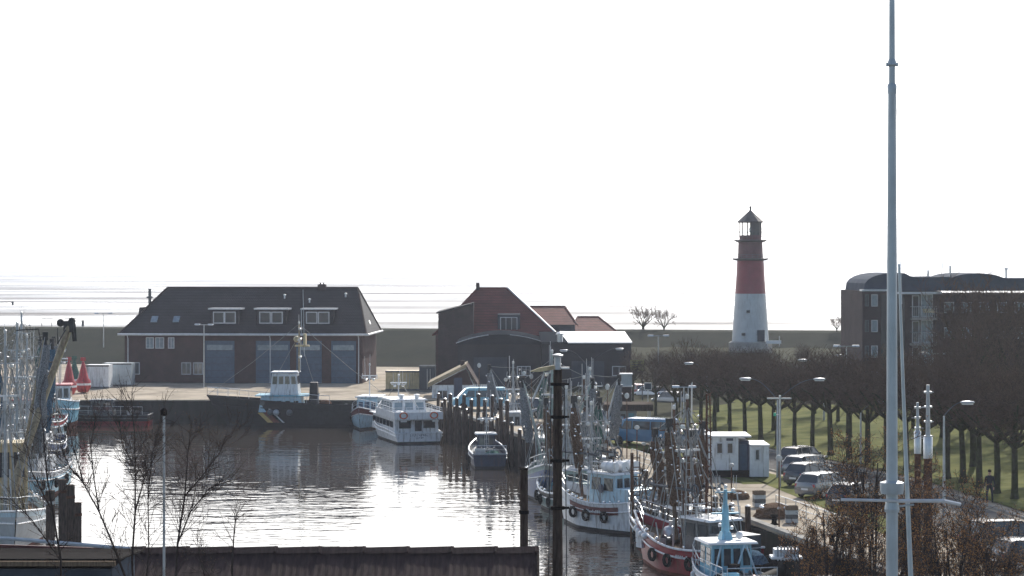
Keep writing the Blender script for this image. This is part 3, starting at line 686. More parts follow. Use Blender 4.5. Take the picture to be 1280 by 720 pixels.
def mast(t, x, y, z0, z1, r=.09, mat='mastgrey', spread=(.55, .8), lamps=True, seed=1, ladder=True):
    rd = random.Random(seed); h = z1-z0
    m = MB().tube((x, y, z0), (x, y, z1), r, r*.6, 8); mt = m.build('mast', mat, t, True)
    sp = MB()
    for f in spread:
        w_ = rd.uniform(.5, .9); sp.tube((x-w_, y, z0+h*f), (x+w_, y, z0+h*f), .035)
        for q in (-w_, w_): sp.tube((x+q, y, z0+h*f), (x+q*.9, y, z0+h*f+rd.uniform(.2, .5)), .02)
    sp.build('crosstree', mat, mt)
    if lamps:
        for f in spread:
            for q in (-.35, .35): MB().lathe([(.03, -.12), (.13, -.06), (.13, .07), (.06, .12)], (x+q, y-.12, z0+h*f-.14), 8).build('deck_light', 'polished' if q > 0 else 'lampglass', mt, True)
        MB().lathe([(.05, 0), (.09, .05), (.09, .2), (.02, .26)], (x, y, z1), 8).build('masthead_light', 'lampglass', mt, True)
    rdm = MB().box(x-.7, x+.7, y-.09, y+.09, z0+h*.66, z0+h*.66+.1).tube((x, y, z0+h*.66), (x, y, z0+h*.66-.2), .12); rdm.build('radar', 'cleanwhite', mt)
    a = MB()
    for k in range(3): q = rd.uniform(-.5, .5); a.tube((x+q, y, z0+h*spread[-1]), (x+q*1.05, y, z1+rd.uniform(.3, 1.1)), .014, n=4)
    a.build('antenna', 'cleanwhite', mt)
    if ladder:
        ld = MB()
        for q in (-.17, .17): ld.tube((x+q, y-.15, z0+.2), (x+q*.6, y-.12, z0+h*.7), .018, n=4)
        for k in range(int(h*.7/.33)): ld.tube((x-.16, y-.15, z0+.4+k*.33), (x+.16, y-.15, z0+.4+k*.33), .014, n=4)
        ld.build('ladder', 'galv', mt)
    return mt
def boom(t, x, y, z, ang, L, side, mat, net, netlen=3.0, seed=0, tipdy=0.):
    """trawl derrick hoisted up, with its net hanging from the tip"""
    rd = random.Random(seed); a = R(ang); tip = Vector((x+side*L*math.cos(a), y+tipdy, z+L*math.sin(a))); b0 = Vector((x, y, z))
    b = MB().tube(b0, tip, .11, .07, 8).build('derrick_boom', mat, t, True)
    MB().box(tip.x-.14, tip.x+.14, tip.y-.12, tip.y+.12, tip.z-.3, tip.z+.15).tube(tip-Vector((0, 0, .3)), tip-Vector((0, 0, .65)), .1).build('tip_block', 'ropedark', b)
    # net: a wrinkled bag hanging below the tip
    rings = []; k = 14
    for i in range(9):
        u = i/8; rr = .10+.20*math.sin(math.pi*min(1, u*.8+.06))**.6; c = tip.lerp(Vector((tip.x-side*.4, tip.y, tip.z-netlen)), u)-Vector((0, 0, .55))
        rings.append([(c.x+rr*(1+rd.uniform(-.4, .4))*math.cos(2*math.pi*j/k), c.y+rr*(1+rd.uniform(-.28, .28))*math.sin(2*math.pi*j/k), c.z) for j in range(k)])
    MB().loft(rings).build('net', net, t)
    bm = MB().tube((tip.x-side*.2, tip.y-1.9, tip.z-netlen*.9), (tip.x-side*.2, tip.y+1.9, tip.z-netlen*.9), .07)
    for q in (-1.9, 1.9): bm.path([(tip.x-side*.2, tip.y+q+.3*math.cos(j*math.pi/4), tip.z-netlen*.9+.3*math.sin(j*math.pi/4)) for j in range(9)], .05, 5)
    bm.build('trawl_beam', 'darksteel', t)
    fl = MB()
    for i in range(14):
        u = rd.random(); c = tip.lerp(Vector((tip.x-side*.4, tip.y, tip.z-netlen)), u)-Vector((0, 0, .55)); a_ = rd.uniform(3.4, 6.0); fl.ball(c+Vector((math.cos(a_)*.3, math.sin(a_)*.3, 0)), rd.uniform(.05, .09), 7)
    fl.build('net_glint_floats', 'polished', t, True)  # shiny floats added to the net for their sun glints
    return tip
def rigging(t, pairs, mat='rope', r=.022):
    m = MB()
    for p, q in pairs:
        p, q = Vector(p), Vector(q); sag = (p-q).length*.02
        mid = (p+q)/2-Vector((0, 0, sag)); m.path([p, mid, q], r, 4)
    return m.build('rigging', mat, t)
def railing(t, pts, h=.9, mat='galv', posts=None, name='railing', mid=True):
    m = MB(); pts = [Vector(p) for p in pts]
    for a, b in zip(pts, pts[1:]):
        m.tube(a+Vector((0, 0, h)), b+Vector((0, 0, h)), .025, n=5)
        if mid: m.tube(a+Vector((0, 0, h*.5)), b+Vector((0, 0, h*.5)), .016, n=4)
        n = max(1, round((b-a).length/1.0))
        for i in range(n+1): c = a.lerp(b, i/n); m.tube(c, c+Vector((0, 0, h)), .02, n=4)
    return m.build(name, mat, t)
def deckgear(t, spots, seed=0):
    rd = random.Random(seed)
    for (x, y, z, kind) in spots:
        if kind == 'winch':
            w_ = MB().lathe([(.28, -.5), (.28, -.44), (.15, -.42), (.15, -.05), (.28, -.03), (.28, .03), (.15, .05), (.15, .42), (.28, .44), (.28, .5)], (x, y, z+.45), 12, 'x').build('winch_drum', 'darksteel', t, True)
            MB().box(x-.56, x-.5, y-.2, y+.2, z, z+.55).box(x+.5, x+.56, y-.2, y+.2, z, z+.55).build('winch_frame', 'steel', w_)
        elif kind == 'crates':
            m = MB()
            for k in range(3):
                z0 = z+k*.24; a = rd.uniform(-.04, .04); m.box(x-.38+a, x+.38+a, y-.26, y-.22, z0, z0+.22).box(x-.38+a, x+.38+a, y+.22, y+.26, z0, z0+.22).box(x-.38+a, x-.34+a, y-.22, y+.22, z0, z0+.22).box(x+.34+a, x+.38+a, y-.22, y+.22, z0, z0+.22).box(x-.34+a, x+.34+a, y-.22, y+.22, z0, z0+.03)
            m.build('fish_boxes', rd.choice(['paleblue', 'white', 'steel']), t)
        elif kind == 'boiler':
            MB().lathe([(.4, 0), (.42, .1), (.42, .8), (.3, .95), (.1, 1.0), (.1, 1.25)], (x, y, z), 14).build('cooking_boiler', 'galv', t, True)
        elif kind == 'heap':
            rings = []
            for i in range(5):
                u = i/4; rr = .75*math.cos(u*1.45); rings.append([(x+rr*rd.uniform(.8, 1.15)*math.cos(2*math.pi*j/12), y+rr*rd.uniform(.8, 1.15)*math.sin(2*math.pi*j/12), z+.6*math.sin(u*1.45)) for j in range(12)])
            MB().loft(rings).build('net_heap', rd.choice(['netgreen', 'netbrown', 'netblue']), t)
def trawler(label, loc, rz, L=13, B=4.2, top='white', boot='boot', band='maroon', wall='white', roof='white', mastm='mastgrey', boomm='mastgrey', nets=('netgreen', 'netbrown'), mh=9, bang=(78, 80), bl=7.5, seed=1, fb=2.3, fm=1.25, gear=True, extra=0, house_y=-.30, hz=2.1, bandh=.3, text=None, ladderm='galv'):
    t = thing('fishing_trawler', label, 'fishing boat', loc, rz, 'trawlers moored along the quays')
    w, sh, yy = hull(t, L, B, fb, fm, fm+.25, tw=.72, top=top, boot=boot, band=band, bh=bandh, rail='white')
    dz = fm-.4; yh = L*house_y
    wh = house(t, -B*.27, B*.27, yh-1.1, yh+1.3, dz, dz+hz+.3, wall, roof, wins=(3, 2), wz=(.55, .9))
    MB().box(-B*.3, B*.3, yh-2.6, yh-1.12, dz, dz+1.3).build('deckhouse', wall, t, bevel=.04)
    railing(t, [(-B*.28, yh-1.0, dz+hz+.42), (-B*.28, yh+1.0, dz+hz+.42), (B*.28, yh+1.0, dz+hz+.42), (B*.28, yh-1.0, dz+hz+.42)], .55)
    ym = yh+2.1
    mt = mast(t, 0, ym, dz, mh, .11, mastm, (.62, .84), seed=seed)
    MB().tube((-.75, ym-.5, dz), (-.1, ym, mh*.62), .055).tube((.75, ym-.5, dz), (.1, ym, mh*.62), .055).build('mast_leg', mastm, mt)
    tl = boom(t, -.45, ym+.3, dz+.6, bang[0], bl, -1, boomm, nets[0], bl*.62, seed); tr = boom(t, .45, ym+.3, dz+.6, bang[1], bl*.97, 1, boomm, nets[1], bl*.58, seed+5)
    top_ = (0, ym, mh*.96); bow = (0, yy(1, sh(1)), sh(1)+.1); st = (0, -L/2, sh(0)+.1)
    rd = random.Random(seed+11); pr = [(top_, bow), (top_, st), (top_, tl), (top_, tr), ((0, ym, mh*.62), tl), ((0, ym, mh*.62), tr)]
    for s_ in (-1, 1):
        for y_ in (-L*.2, 0.05*L, L*.2): s__ = (y_+L/2)/L; pr.append((top_ if y_ else (0, ym, mh*.62), (s_*w(s__), y_, sh(s__))))
    pr += [(tl, (-w(.3), -L*.2, sh(.3))), (tr, (w(.3), -L*.2, sh(.3))), (tl, (-.4, yh, dz+hz)), (tr, (.4, yh, dz+hz)), (tl, bow), (tr, bow)]
    class EachBall:
        def ball(self, c, r, n=7): o_ = MB().ball((0, 0, 0), r, n).build('glint_ball', 'polished', t, True); o_.location = c  # glossy balls added along rails and mast to catch glints of sun
    cl = EachBall()
    for k in range(16):
        sg = rd.choice((-1, 1)); q = rd.uniform(.1, .85); cl.ball((sg*w(q)*.97, yy(q, 1), sh(q)+.14), rd.uniform(.06, .11), 7)
    for k in range(8): cl.ball((rd.uniform(-.7, .7), ym+rd.uniform(-.4, .4), mh*rd.uniform(.35, .95)), rd.uniform(.05, .08), 7)
    pmat = rd.choice(('steel', 'timberlight', 'rustpole'))
    for k in range(5):
        a_ = rd.uniform(-.6, .6)*B*.7; y_ = rd.uniform(-.35, .3)*L; MB().tube((a_, y_, dz), (a_+rd.uniform(-.4, .4), y_+rd.uniform(-.4, .4), dz+rd.uniform(1.4, 3.6)), rd.uniform(.025, .06), n=6).build('deck_pole', pmat, t)
    for k in range(extra+4): pr.append(((rd.uniform(-.6, .6), ym, mh*rd.uniform(.5, .98)), (rd.choice((-1, 1))*rd.uniform(.6, B*.5), rd.uniform(-L*.4, L*.3), sh(.5))))
    rigging(t, pr)
    if gear: deckgear(t, [(0, ym+1.3, dz, 'winch'), (-B*.22, ym+2.6, dz, 'crates'), (B*.2, ym+2.4, dz, 'boiler'), (0, yh-3.2, dz+.1, 'heap')], seed)
    railing(t, [(-w(.8), yy(.8, 1), sh(.8)), (-w(.93), yy(.93, 1), sh(.93)), (0, yy(1, sh(1)), sh(1)), (w(.93), yy(.93, 1), sh(.93)), (w(.8), yy(.8, 1), sh(.8))], .7)
    fenders(t, w, sh, yy, (.35, .55), 1); tyres(t, w, sh, yy, (.25, .45, .62), -1)
    return t, w, sh, yy, dz, ym

# passenger boat, stern towards the camera
def passenger():
    Y = 184; t = thing('passenger_boat', 'white two deck passenger boat seen from its flat stern', 'boat', (X_(523, Y)-1.75, Y+6.6, 0), 15); t.scale = (1.04, 1, .84)
    L, B = 14, 4.1
    w, sh, yy = hull(t, L, B, 2.5, 1.25, 1.0, tw=.93, top='white', boot='hullblack', rail='white', deck='steel', drop=.25)
    dz = 1.0
    a = MB().taper(-1.85, 1.85, -6.1, 3.4, dz-.2, dz+1.35, .08, .1).build('saloon', 'white', t, bevel=.05)
    MB().box(-1.8, 1.8, -6.25, -6.0, dz+.0, dz+.0+.02).build('step', 'steel', a)
    for x in (-1.45, -.15, .55):
        MB().box(x, x+(.95 if x != -.15 else .55), -6.14, -6.02, dz+.15 if x == -.15 else dz+.45, dz+1.2).build('window', 'glass', a)
    for k in range(6):
        for s_ in (-1, 1): MB().box(s_*1.83-.03, s_*1.83+.03, -5.4+k*1.45, -4.3+k*1.45, dz+.5, dz+1.1).build('window', 'glass', a)
    up = MB().box(-2.0, 2.0, -6.9, 3.8, dz+1.37, dz+1.47).build('upper_deck', 'white', t)
    bw = MB().box(-2.0, 2.0, -6.9, -6.84, dz+1.47, dz+2.1).box(-2.0, -1.94, -6.84, 1.0, dz+1.47, dz+2.1).box(1.94, 2.0, -6.84, 1.0, dz+1.47, dz+2.1).build('upper_bulwark', 'white', up)
    wh = house(t, -1.45, 1.45, -3.2, 1.8, dz+1.48, dz+3.0, 'white', 'white', .18, (3, 4), 'glasspale', wz=(.38, .86))
    for x in (-1.25, 1.25):
        m = MB(); m.path([(x+.3*math.cos(k*math.pi/6), -6.93, dz+1.78+.3*math.sin(k*math.pi/6)) for k in range(13)], .06, 6); m.build('lifebuoy', 'orange', up, True)
    for x in (-1.5, 1.1): MB().box(x, x+.5, -7.02, -6.91, dz+1.15, dz+1.3).build('stern_lamp', 'lampglass', up)
    lettering(-.75, .75, -L/2-.02, .72, .2, 3, n=9).build('name_lettering', 'navy', t); lettering(-.3, .4, -L/2-.02, .47, .13, 4, n=5).build('port_lettering', 'navy', t)
    railing(t, [(-1.95, -6.8, dz+2.1), (1.95, -6.8, dz+2.1)], .45, 'white'); railing(t, [(-1.95, -6.8, dz+2.1), (-1.95, 3.2, dz+2.1)], .4, 'white'); railing(t, [(1.95, -6.8, dz+2.1), (1.95, 3.2, dz+2.1)], .4, 'white')
    railing(t, [(-w(.75), yy(.75, 1), sh(.75)), (-w(.9), yy(.9, 1), sh(.9)), (0, yy(1, 2.5), 2.5), (w(.9), yy(.9, 1), sh(.9)), (w(.75), yy(.75, 1), sh(.75))], .8, 'white')
    mast(t, 0, 1.2, dz+3.1, dz+5.2, .06, 'white', (.6,), seed=3, ladder=False)
    for x in (-.5, .8): MB().lathe([(.16, 0), (.2, .3), (.26, .35), (.26, .42), (.05, .5)], (x, -2.4, dz+3.12), 10).build('vent_cowl', 'white', t, True)
    c = MB().lathe([(.27, -.5), (.3, -.45), (.3, .45), (.27, .5)], (-1.2, -5.2, dz+1.85), 12, 'y').build('liferaft_canister', 'white', t, True)
    fenders(t, w, sh, yy, (.2, .4, .6), 1)
    rg = rigging(t, [((0, 1.2, dz+5.1), (0, yy(1, 2.5), 2.6)), ((0, 1.2, dz+5.1), (0, -6.8, dz+2.5))])
passenger()
def small_cruiser():
    Y = 203; t = thing('small_motor_boat', 'small white motor boat with dark red stripe moored behind the passenger boat', 'boat', (X_(463, Y), Y+.2, 0), 172)
    w, sh, yy = hull(t, 9, 3.3, 2.1, 1.15, 1.1, tw=.8, top='lightblue', boot='bootblack', band='maroon', bh=.55, deck='steel')
    house(t, -1.0, 1.0, -1.8, 1.7, .8, 2.75, 'lightblue', 'white', .15, (3, 3), 'doorblue', wz=(.45, .8))
    railing(t, [(-w(.6), yy(.6, 1), sh(.6)), (-w(.8), yy(.8, 1), sh(.8)), (-w(.93), yy(.93, 1), sh(.93)), (0, yy(1, 2), 2.1), (w(.93), yy(.93, 1), sh(.93)), (w(.8), yy(.8, 1), sh(.8)), (w(.6), yy(.6, 1), sh(.6))], .75, 'white')
    mast(t, 0, .4, 2.8, 5.6, .05, 'white', (.6,), seed=5, ladder=False); fenders(t, w, sh, yy, (.5, .7), 1)
small_cruiser()
def patrol():
    Y = 205; x0, x1 = X_(284, Y), X_(545, Y); L = x1-x0; t = thing('coast_guard_ship', 'black hulled patrol ship with slanted gold, brown and white stripes along the far quay', 'ship', ((x0+x1)/2, Y-.2, 0), 90)
    w, sh, yy = hull(t, L, 4.6, 2.75, 2.0, 1.6, tw=.8, top='hullblack', boot='hullblack', rail='hullblack', deck='steel', drop=.7)
    # +Y of the ship points to world -X ; its port side (local -X... towards camera) is local x = -w
    # side towards the camera is local +x? rotate 90: local x -> world y, so camera side is local -x
    sx = -1
    def lx(px): return -( X_(px, Y-2.3)-(x0+x1)/2 )   # local y of a picture column
    def zz(py): return Z_(py, Y-2.3)
    def side(yl, z): 
        s = max(0, min(1, (yl+L/2)/L)); k = .915+.085*max(0, min(1, (z-.18)/max(.2, sh(s)-.18))); return -(w(s)*k+.11)
    def stripe(pa, pb, mat, za=None, zb=None):
        q = []; n = 6; zt, zbm = 2.0, .35
        m = MB()
        for i in range(n):
            ua, ub = i/n, (i+1)/n
            z1_, z2_ = zt+(zbm-zt)*ua, zt+(zbm-zt)*ub
            def xs(p, u): return lx(p+24*u)
            c = [(side(xs(pa, ua), z1_), xs(pa, ua), z1_), (side(xs(pb, ua), z1_), xs(pb, ua), z1_), (side(xs(pb, ub), z2_), xs(pb, ub), z2_), (side(xs(pa, ub), z2_), xs(pa, ub), z2_)]
            m.face(*c)
        m.build('hull_stripe', mat, t)
    stripe(309.5, 316.5, 'gold'); stripe(317, 325.5, 'boot'); stripe(329, 331.5, 'white')
    # lettering ahead of the stripes
    r = random.Random(4); m = MB()
    for i in range(14):
        yl = lx(283+i*1.85); z = 1.72-.01*i
        if r.random() < .9: m.box(side(yl, z)-.01, side(yl, z)+.02, yl-.05, yl+.01, z, z+.17); 
        m.box(side(yl, z)-.01, side(yl, z)+.02, yl-.09, yl+.0, z+r.choice((0, .08, .14)), z+r.choice((.03, .11, .17))+.03)
    m.build('name_lettering', 'white', t)
    # deckhouses
    a = MB().taper(-1.5, 1.5, lx(378), lx(322), 1.3, 2.75, .1, .25).build('deckhouse', 'lightblue', t, bevel=.04)
    for k in range(5): MB().box(-1.56, -1.44, lx(372)+k*.78, lx(372)+k*.78+.4, 1.95, 2.35).build('window', 'glass', a)
    MB().box(-1.65, 1.65, lx(385), lx(318), 2.77, 2.87).build('deckhouse_roof', 'paleblue', a)
    wh = house(t, -1.3, 1.3, lx(372), lx(336), 2.88, 4.9, 'white', 'steel', .2, (3, 4), 'glass', wz=(.5, .85))
    MB().taper(-.7, .7, lx(396), lx(384), 1.3, 4.0, .1, .1).build('funnel', 'hullblack', t, bevel=.04)
    mz = Z_(405, Y); mt = mast(t, 0, lx(371), 4.9, mz, .09, 'boombuff', (.35, .72, .93), seed=9)
    MB().tube((0, lx(378), mz-3), (0, lx(376), Z_(362, Y)), .03, n=4).tube((0, lx(374), mz-1), (0, lx(374), Z_(385, Y)), .04, n=4).build('antenna', 'mastgrey', mt)
    MB().ball((0, lx(368), mz-1.4), .3, 10).box(-.3, .3, lx(384), lx(366), mz-2.1, mz-1.95).box(-.5, .5, lx(380), lx(377), mz-1.9, mz-.9).build('sensor_dome', 'cream', mt, True)
    d = MB().ball((0, lx(404), 1.95), .62, 12, .7).build('dinghy_cover', 'rust', t, True)
    MB().tube((-.6, lx(386), 1.4), (-.5, lx(392), 3.2), .06).tube((-.6, lx(392), 1.4), (-.5, lx(397), 3.0), .06).build('davit', 'steel', t)
    railing(t, [(-w(.55), 0, sh(.55)), (-w(.75), yy(.75, 2), sh(.75)), (-w(.9), yy(.9, 2), sh(.9)), (0, yy(1, 2.7), sh(1)), (w(.9), yy(.9, 2), sh(.9))], .8, 'white')
    m = MB()
    for px_ in (337.5, 345, 362): MB().lathe([(.02, -.3), (.26, -.16), (.3, 0), (.26, .16), (.02, .3)], (side(lx(px_), 1.3)-.25, lx(px_), 1.3), 10, 'x').build('fender', 'steel' if px_ == 345 else 'darksteel', t, True)
    rigging(t, [((0, lx(371), mz), (0, yy(1, 2.7), 2.8)), ((0, lx(371), mz), (0, lx(500), 1.7)), ((0, lx(371), mz-1), (-1.4, lx(330), 2.9)), ((0, lx(371), mz-1), (1.4, lx(392), 2.9))])
    deckgear(t, [(0, lx(430), 1.25, 'winch'), (0, lx(455), 1.25, 'heap')], 3)
patrol()
def barge():
    Y = 205; t = thing('work_pontoon', 'low dark work pontoon with rusty red side at the far quay', 'pontoon', (X_(128, Y), Y-.2, 0), 90)
    w, sh, yy = hull(t, 9, 3.4, 1.3, 1.0, 1.0, tw=.9, top='hullblack', boot='hullred', rail='darksteel', deck='steel', drop=.15, wl=.45)
    house(t, -.8, .8, -1.2, 1.0, .85, 2.3, 'darksteel', 'darksteel', .1, (2, 2)); railing(t, [(-1.5, -4, 1.0), (-1.5, 4, 1.1)], .8)
    deckgear(t, [(0, 2.6, .85, 'crates'), (0, -2.6, .85, 'winch')], 8)
barge()
def tender():
    Y = 198; t = thing('blue_white_boat', 'light blue and white boat with red bottom at the end of the far quay', 'boat', (X_(66, Y), Y+3, 0), 188)
    w, sh, yy = hull(t, 10, 3.4, 3.0, 2.4, 2.0, tw=.8, top='paleblue', boot='boot', rail='white', deck='steel', wl=.7)
    house(t, -1, 1, -2.5, 0.5, 1.9, 3.9, 'white', 'red', .15, (3, 2)); mast(t, 0, -.5, 3.9, 7.5, .06, 'mastgrey', (.6, .9), seed=12)
tender()

# small dark blue boat at the piles
def blue_boat():
    Y = 163; t = thing('small_blue_fishing_boat', 'small dark blue fishing boat between the piles and the green masted trawler', 'fishing boat', (X_(608, Y), Y+2.0, 0), 4)
    w, sh, yy = hull(t, 8, 2.7, 1.9, 1.1, 1.05, tw=.9, top='navy', boot='bootblack', rail='steel', deck='darksteel')
    house(t, -.7, .7, .4, 2.0, .75, 2.15, 'navy', 'steel', .12, (2, 2)); mast(t, 0, .2, .8, 4.6, .05, 'steel', (.7,), seed=21)
    deckgear(t, [(0, -1.2, .65, 'winch'), (.3, -2.6, .65, 'heap'), (-.6, -2.2, .65, 'crates')], 5); railing(t, [(-w(0), -4, 1.1), (w(0), -4, 1.1)], .6, 'cleanwhite')
    fenders(t, w, sh, yy, (.2, .5), -1)
blue_boat()
# trawlers along the east quay
trawler('grey green trawler with pale mast and spread booms, just behind the dark wooden pole', (X_(684, 139)+.3, 143, 0), 176, 12, 3.6, top='blue', boot='bootblack', band='greygreen', wall='greygreen', roof='white', mastm='greygreen', boomm='greygreen', nets=('netgrey', 'netgrey'), mh=Z_(446, 139), bang=(69, 76), bl=6.2, seed=2, fb=2.6, fm=1.4, extra=6)
trawler('trawler with light steel mast lying beyond the grey green one', (X_(735, 150), 152, 0), 168, 11, 3.6, top='navy', boot='bootblack', band='steel', wall='lightblue', roof='white', mastm='mastgrey', boomm='steel', nets=('netgrey', 'netblue'), mh=Z_(466, 150), bang=(74, 70), bl=6.0, seed=14, fb=2.2, fm=1.2, extra=4)
trawler('farthest east quay trawler, pale masts beside the light blue van', (X_(640, 176), 179, 0), 6, 10, 3.3, top='blue', boot='bootblack', band='navy', wall='steel', roof='steel', mastm='steel', boomm='steel', nets=('netgrey', 'netgreen'), mh=Z_(455, 178), bang=(75, 66), bl=5.6, seed=23, fb=2.0, fm=1.1, extra=4)
trawler('dark green cutter squeezed between the grey green trawler and the white trawler', (3.2, 135.5, 0), 12, 9, 3.0, top='greygreen', boot='bootblack', band='hullblack', wall='greygreen', roof='steel', mastm='steel', boomm='rustpole', nets=('netbrown', 'netgrey'), mh=Z_(486, 135), bang=(82, 80), bl=5.4, seed=91, fb=2.0, fm=1.1, extra=8, hz=1.6)
trawler('black hulled cutter with brown masts between the white trawler and the red cutter', (8.3, 115.5, 0), 22, 8.6, 3.0, top='hullblack', boot='boot', band='hullblack', wall='darksteel', roof='steel', mastm='rustpole', boomm='timberlight', nets=('netbrown', 'netbrown'), mh=Z_(512, 115), bang=(84, 82), bl=5.0, seed=97, fb=1.9, fm=1.1, extra=8, hz=1.4)
trawler('brown masted cutter seen over the quay side between white cabin and kiosk', (4.6, 144.5, 0), 14, 8.5, 2.9, top='navy', boot='boot', band='navy', wall='steel', roof='steel', mastm='rustpole', boomm='rustpole', nets=('netbrown', 'netgreen'), mh=Z_(474, 144), bang=(80, 84), bl=5.4, seed=103, fb=1.9, fm=1.1, extra=8, hz=1.5)
def white_trawler():
    t, w, sh, yy, dz, ym = trawler('white trawler with dark red name band and white raft canisters on its roof', (5.3, 125.2, 0), 38, 7.3, 3.3, top='white', boot='bootblack', band='white', wall='lightblue', roof='white', mastm='steel', boomm='rustpole', nets=('netbrown', 'netgreen'), mh=6.9, bang=(84, 86), bl=5.6, seed=31, fb=2.4, fm=1.55, extra=3, house_y=-.12, hz=1.7, bandh=.2, gear=False)
    q = []
    m = MB()
    for i in range(8):
        sa, sb = .12+i*.07, .12+(i+1)*.07
        m.face((-w(sa)*1.0-.03, yy(sa, 1.1), sh(sa)-.62), (-w(sb)*1.0-.03, yy(sb, 1.1), sh(sb)-.62), (-w(sb)*1.02-.03, yy(sb, 1.4), sh(sb)-.18), (-w(sa)*1.02-.03, yy(sa, 1.4), sh(sa)-.18))
    m.build('name_band', 'maroon', t)
    lm = MB(); r = random.Random(2)
    for i in range(9):
        s = .3+i*.018; lm.box(-w(s)*1.02-.06, -w(s)*1.02-.035, yy(s, 1.2)-.05, yy(s, 1.2)+.02, sh(s)-.5, sh(s)-.5+r.choice((.16, .1)))
    lm.build('name_lettering', 'white', t)
    for k in range(3):
        c = MB().lathe([(.06, -.52), (.28, -.48), (.31, -.02), (.34, 0), (.31, .02), (.28, .48), (.06, .52)], (-.75+k*.75, -1.3, 3.6), 14, 'y').build('liferaft_canister', 'cleanwhite', t, True)
    deckgear(t, [(0, -3.4, 1.15, 'winch'), (.6, -2.7, 1.15, 'crates')], 6)
    MB().ball((0, -4.6, 1.2), .18).build('mooring_buoy', 'red', t, True)
    e = MB().lathe([(.01, 0), (.26, 0), (.26, .012)], (-1.02, -.8, 2.35), 14, 'x').build('emblem', 'navy', t)
white_trawler()
def red_boat():
    t, w, sh, yy, dz, ym = trawler('red hulled cutter with brown wooden masts between the white trawler and the light blue boat', (8.75, 107.0, 0), 30, 8.5, 3.3, top='hullred', boot='boot', band='hullred', wall='darksteel', roof='white', mastm='rustpole', boomm='timberlight', nets=('netbrown', 'netbrown'), mh=8.4, bang=(86, 83), bl=5.8, seed=41, fb=2.5, fm=1.35, extra=6, house_y=-.2, hz=1.5, bandh=.15)
    lm = MB(); r = random.Random(5)
    for i in range(9):
        s = .24+i*.018; lm.box(-w(s)*1.02-.05, -w(s)*1.02-.01, yy(s, 1.2)-.05, yy(s, 1.2)+.02, sh(s)-.42, sh(s)-.42+r.choice((.16, .1)))
    lm.build('name_lettering', 'white', t)
    for k in range(4):
        a = .72+k*.06; MB().ball((-w(a)-.1, yy(a, 2), sh(a)-.1-.1*k), .17, 8).build('fender', 'cleanwhite', t, True)
    m = MB()   # rusty lattice pole
    x, y = .5, ym-1.0
    for a, b in ((-.16, -.16), (.16, -.16), (0, .18)): m.tube((x+a, y+b, dz), (x+a*.5, y+b*.5, 8.7), .035, n=5)
    for k in range(22):
        z = dz+.3+k*.35; m.tube((x-.15, y-.15, z), (x+.15, y-.15, z+.17), .018, n=4).tube((x+.15, y-.15, z), (x, y+.16, z+.17), .018, n=4)
    m.build('lattice_pole', 'rust', t)
red_boat()
def light_blue_boat():
    Y = 103.5; t = thing('light_blue_work_boat', 'light blue work boat with white cabin roof and stout pale blue mast', 'boat', (X_(908, Y)-.1, Y-1.2, 0), 12); t.scale = (.86, .86, .92)
    w, sh, yy = hull(t, 9, 3.2, 1.7, .75, .7, tw=.85, top='white', boot='bootblack', rail='white', deck='paleblue', drop=.3)
    wh = house(t, -1.15, 1.15, -1.0, 1.3, .4, 2.25, 'paleblue', 'cleanwhite', .1, (4, 2), 'glass', ov=.3, wz=(.42, .88))
    m = MB().taper(-.33, .33, -.1, .6, 2.35, 2.75, .1, .1).tube((0, .25, 2.7), (0, .25, 4.1), .23, .17, 12).tube((0, .25, 4.1), (0, .25, 4.9), .13, .1, 10).box(-.75, .75, .1, .4, 3.65, 3.72).box(-.55, .55, .18, .32, 4.72, 4.78)
    mt = m.build('mast', 'paleblue', t, True)
    for x, z in ((-.35, 3.9), (.4, 3.9), (-.33, 3.1), (.34, 2.95), (-.4, 4.85), (.42, 4.85), (0, 5.05)): MB().lathe([(.03, -.1), (.1, -.07), (.1, .07), (.03, .1)], (x, .2, z), 8).build('deck_light', 'cleanwhite', mt, True)
    a = MB()
    for x in (-.5, -.3, .45, .6): a.tube((x, .25, 4.75), (x*1.05, .25, 5.6), .012, n=4)
    a.build('antenna', 'cleanwhite', mt)
    m = MB().ball((.65, -.2, 2.6), .2, 10).build('radar_dome', 'cleanwhite', wh, True)
    railing(t, [(-w(0), -4.4, .7), (w(0), -4.4, .7)], .8, 'white'); railing(t, [(-w(.1), -3.8, .75), (-w(.5), 0, .8), (-w(.75), yy(.75, 1), sh(.75)), (0, yy(1, 1.6), 1.7), (w(.75), yy(.75, 1), sh(.75))], .7, 'white')
    MB().tube((-1.3, -1.6, .4), (-.7, -1.2, 2.2), .05).tube((-.3, -1.9, .4), (.6, -1.2, 2.2), .05).tube((1.3, -1.7, .4), (.7, -1.2, 2.2), .05).build('frame', 'lightblue', t)
    deckgear(t, [(0, -2.6, .42, 'winch'), (-.8, -3.2, .42, 'crates')], 12)
    MB().ball((.7, -2.5, .6), .3).build('mooring_buoy', 'red', t, True); fenders(t, w, sh, yy, (.3, .6), -1, 'cleanwhite')
light_blue_boat()
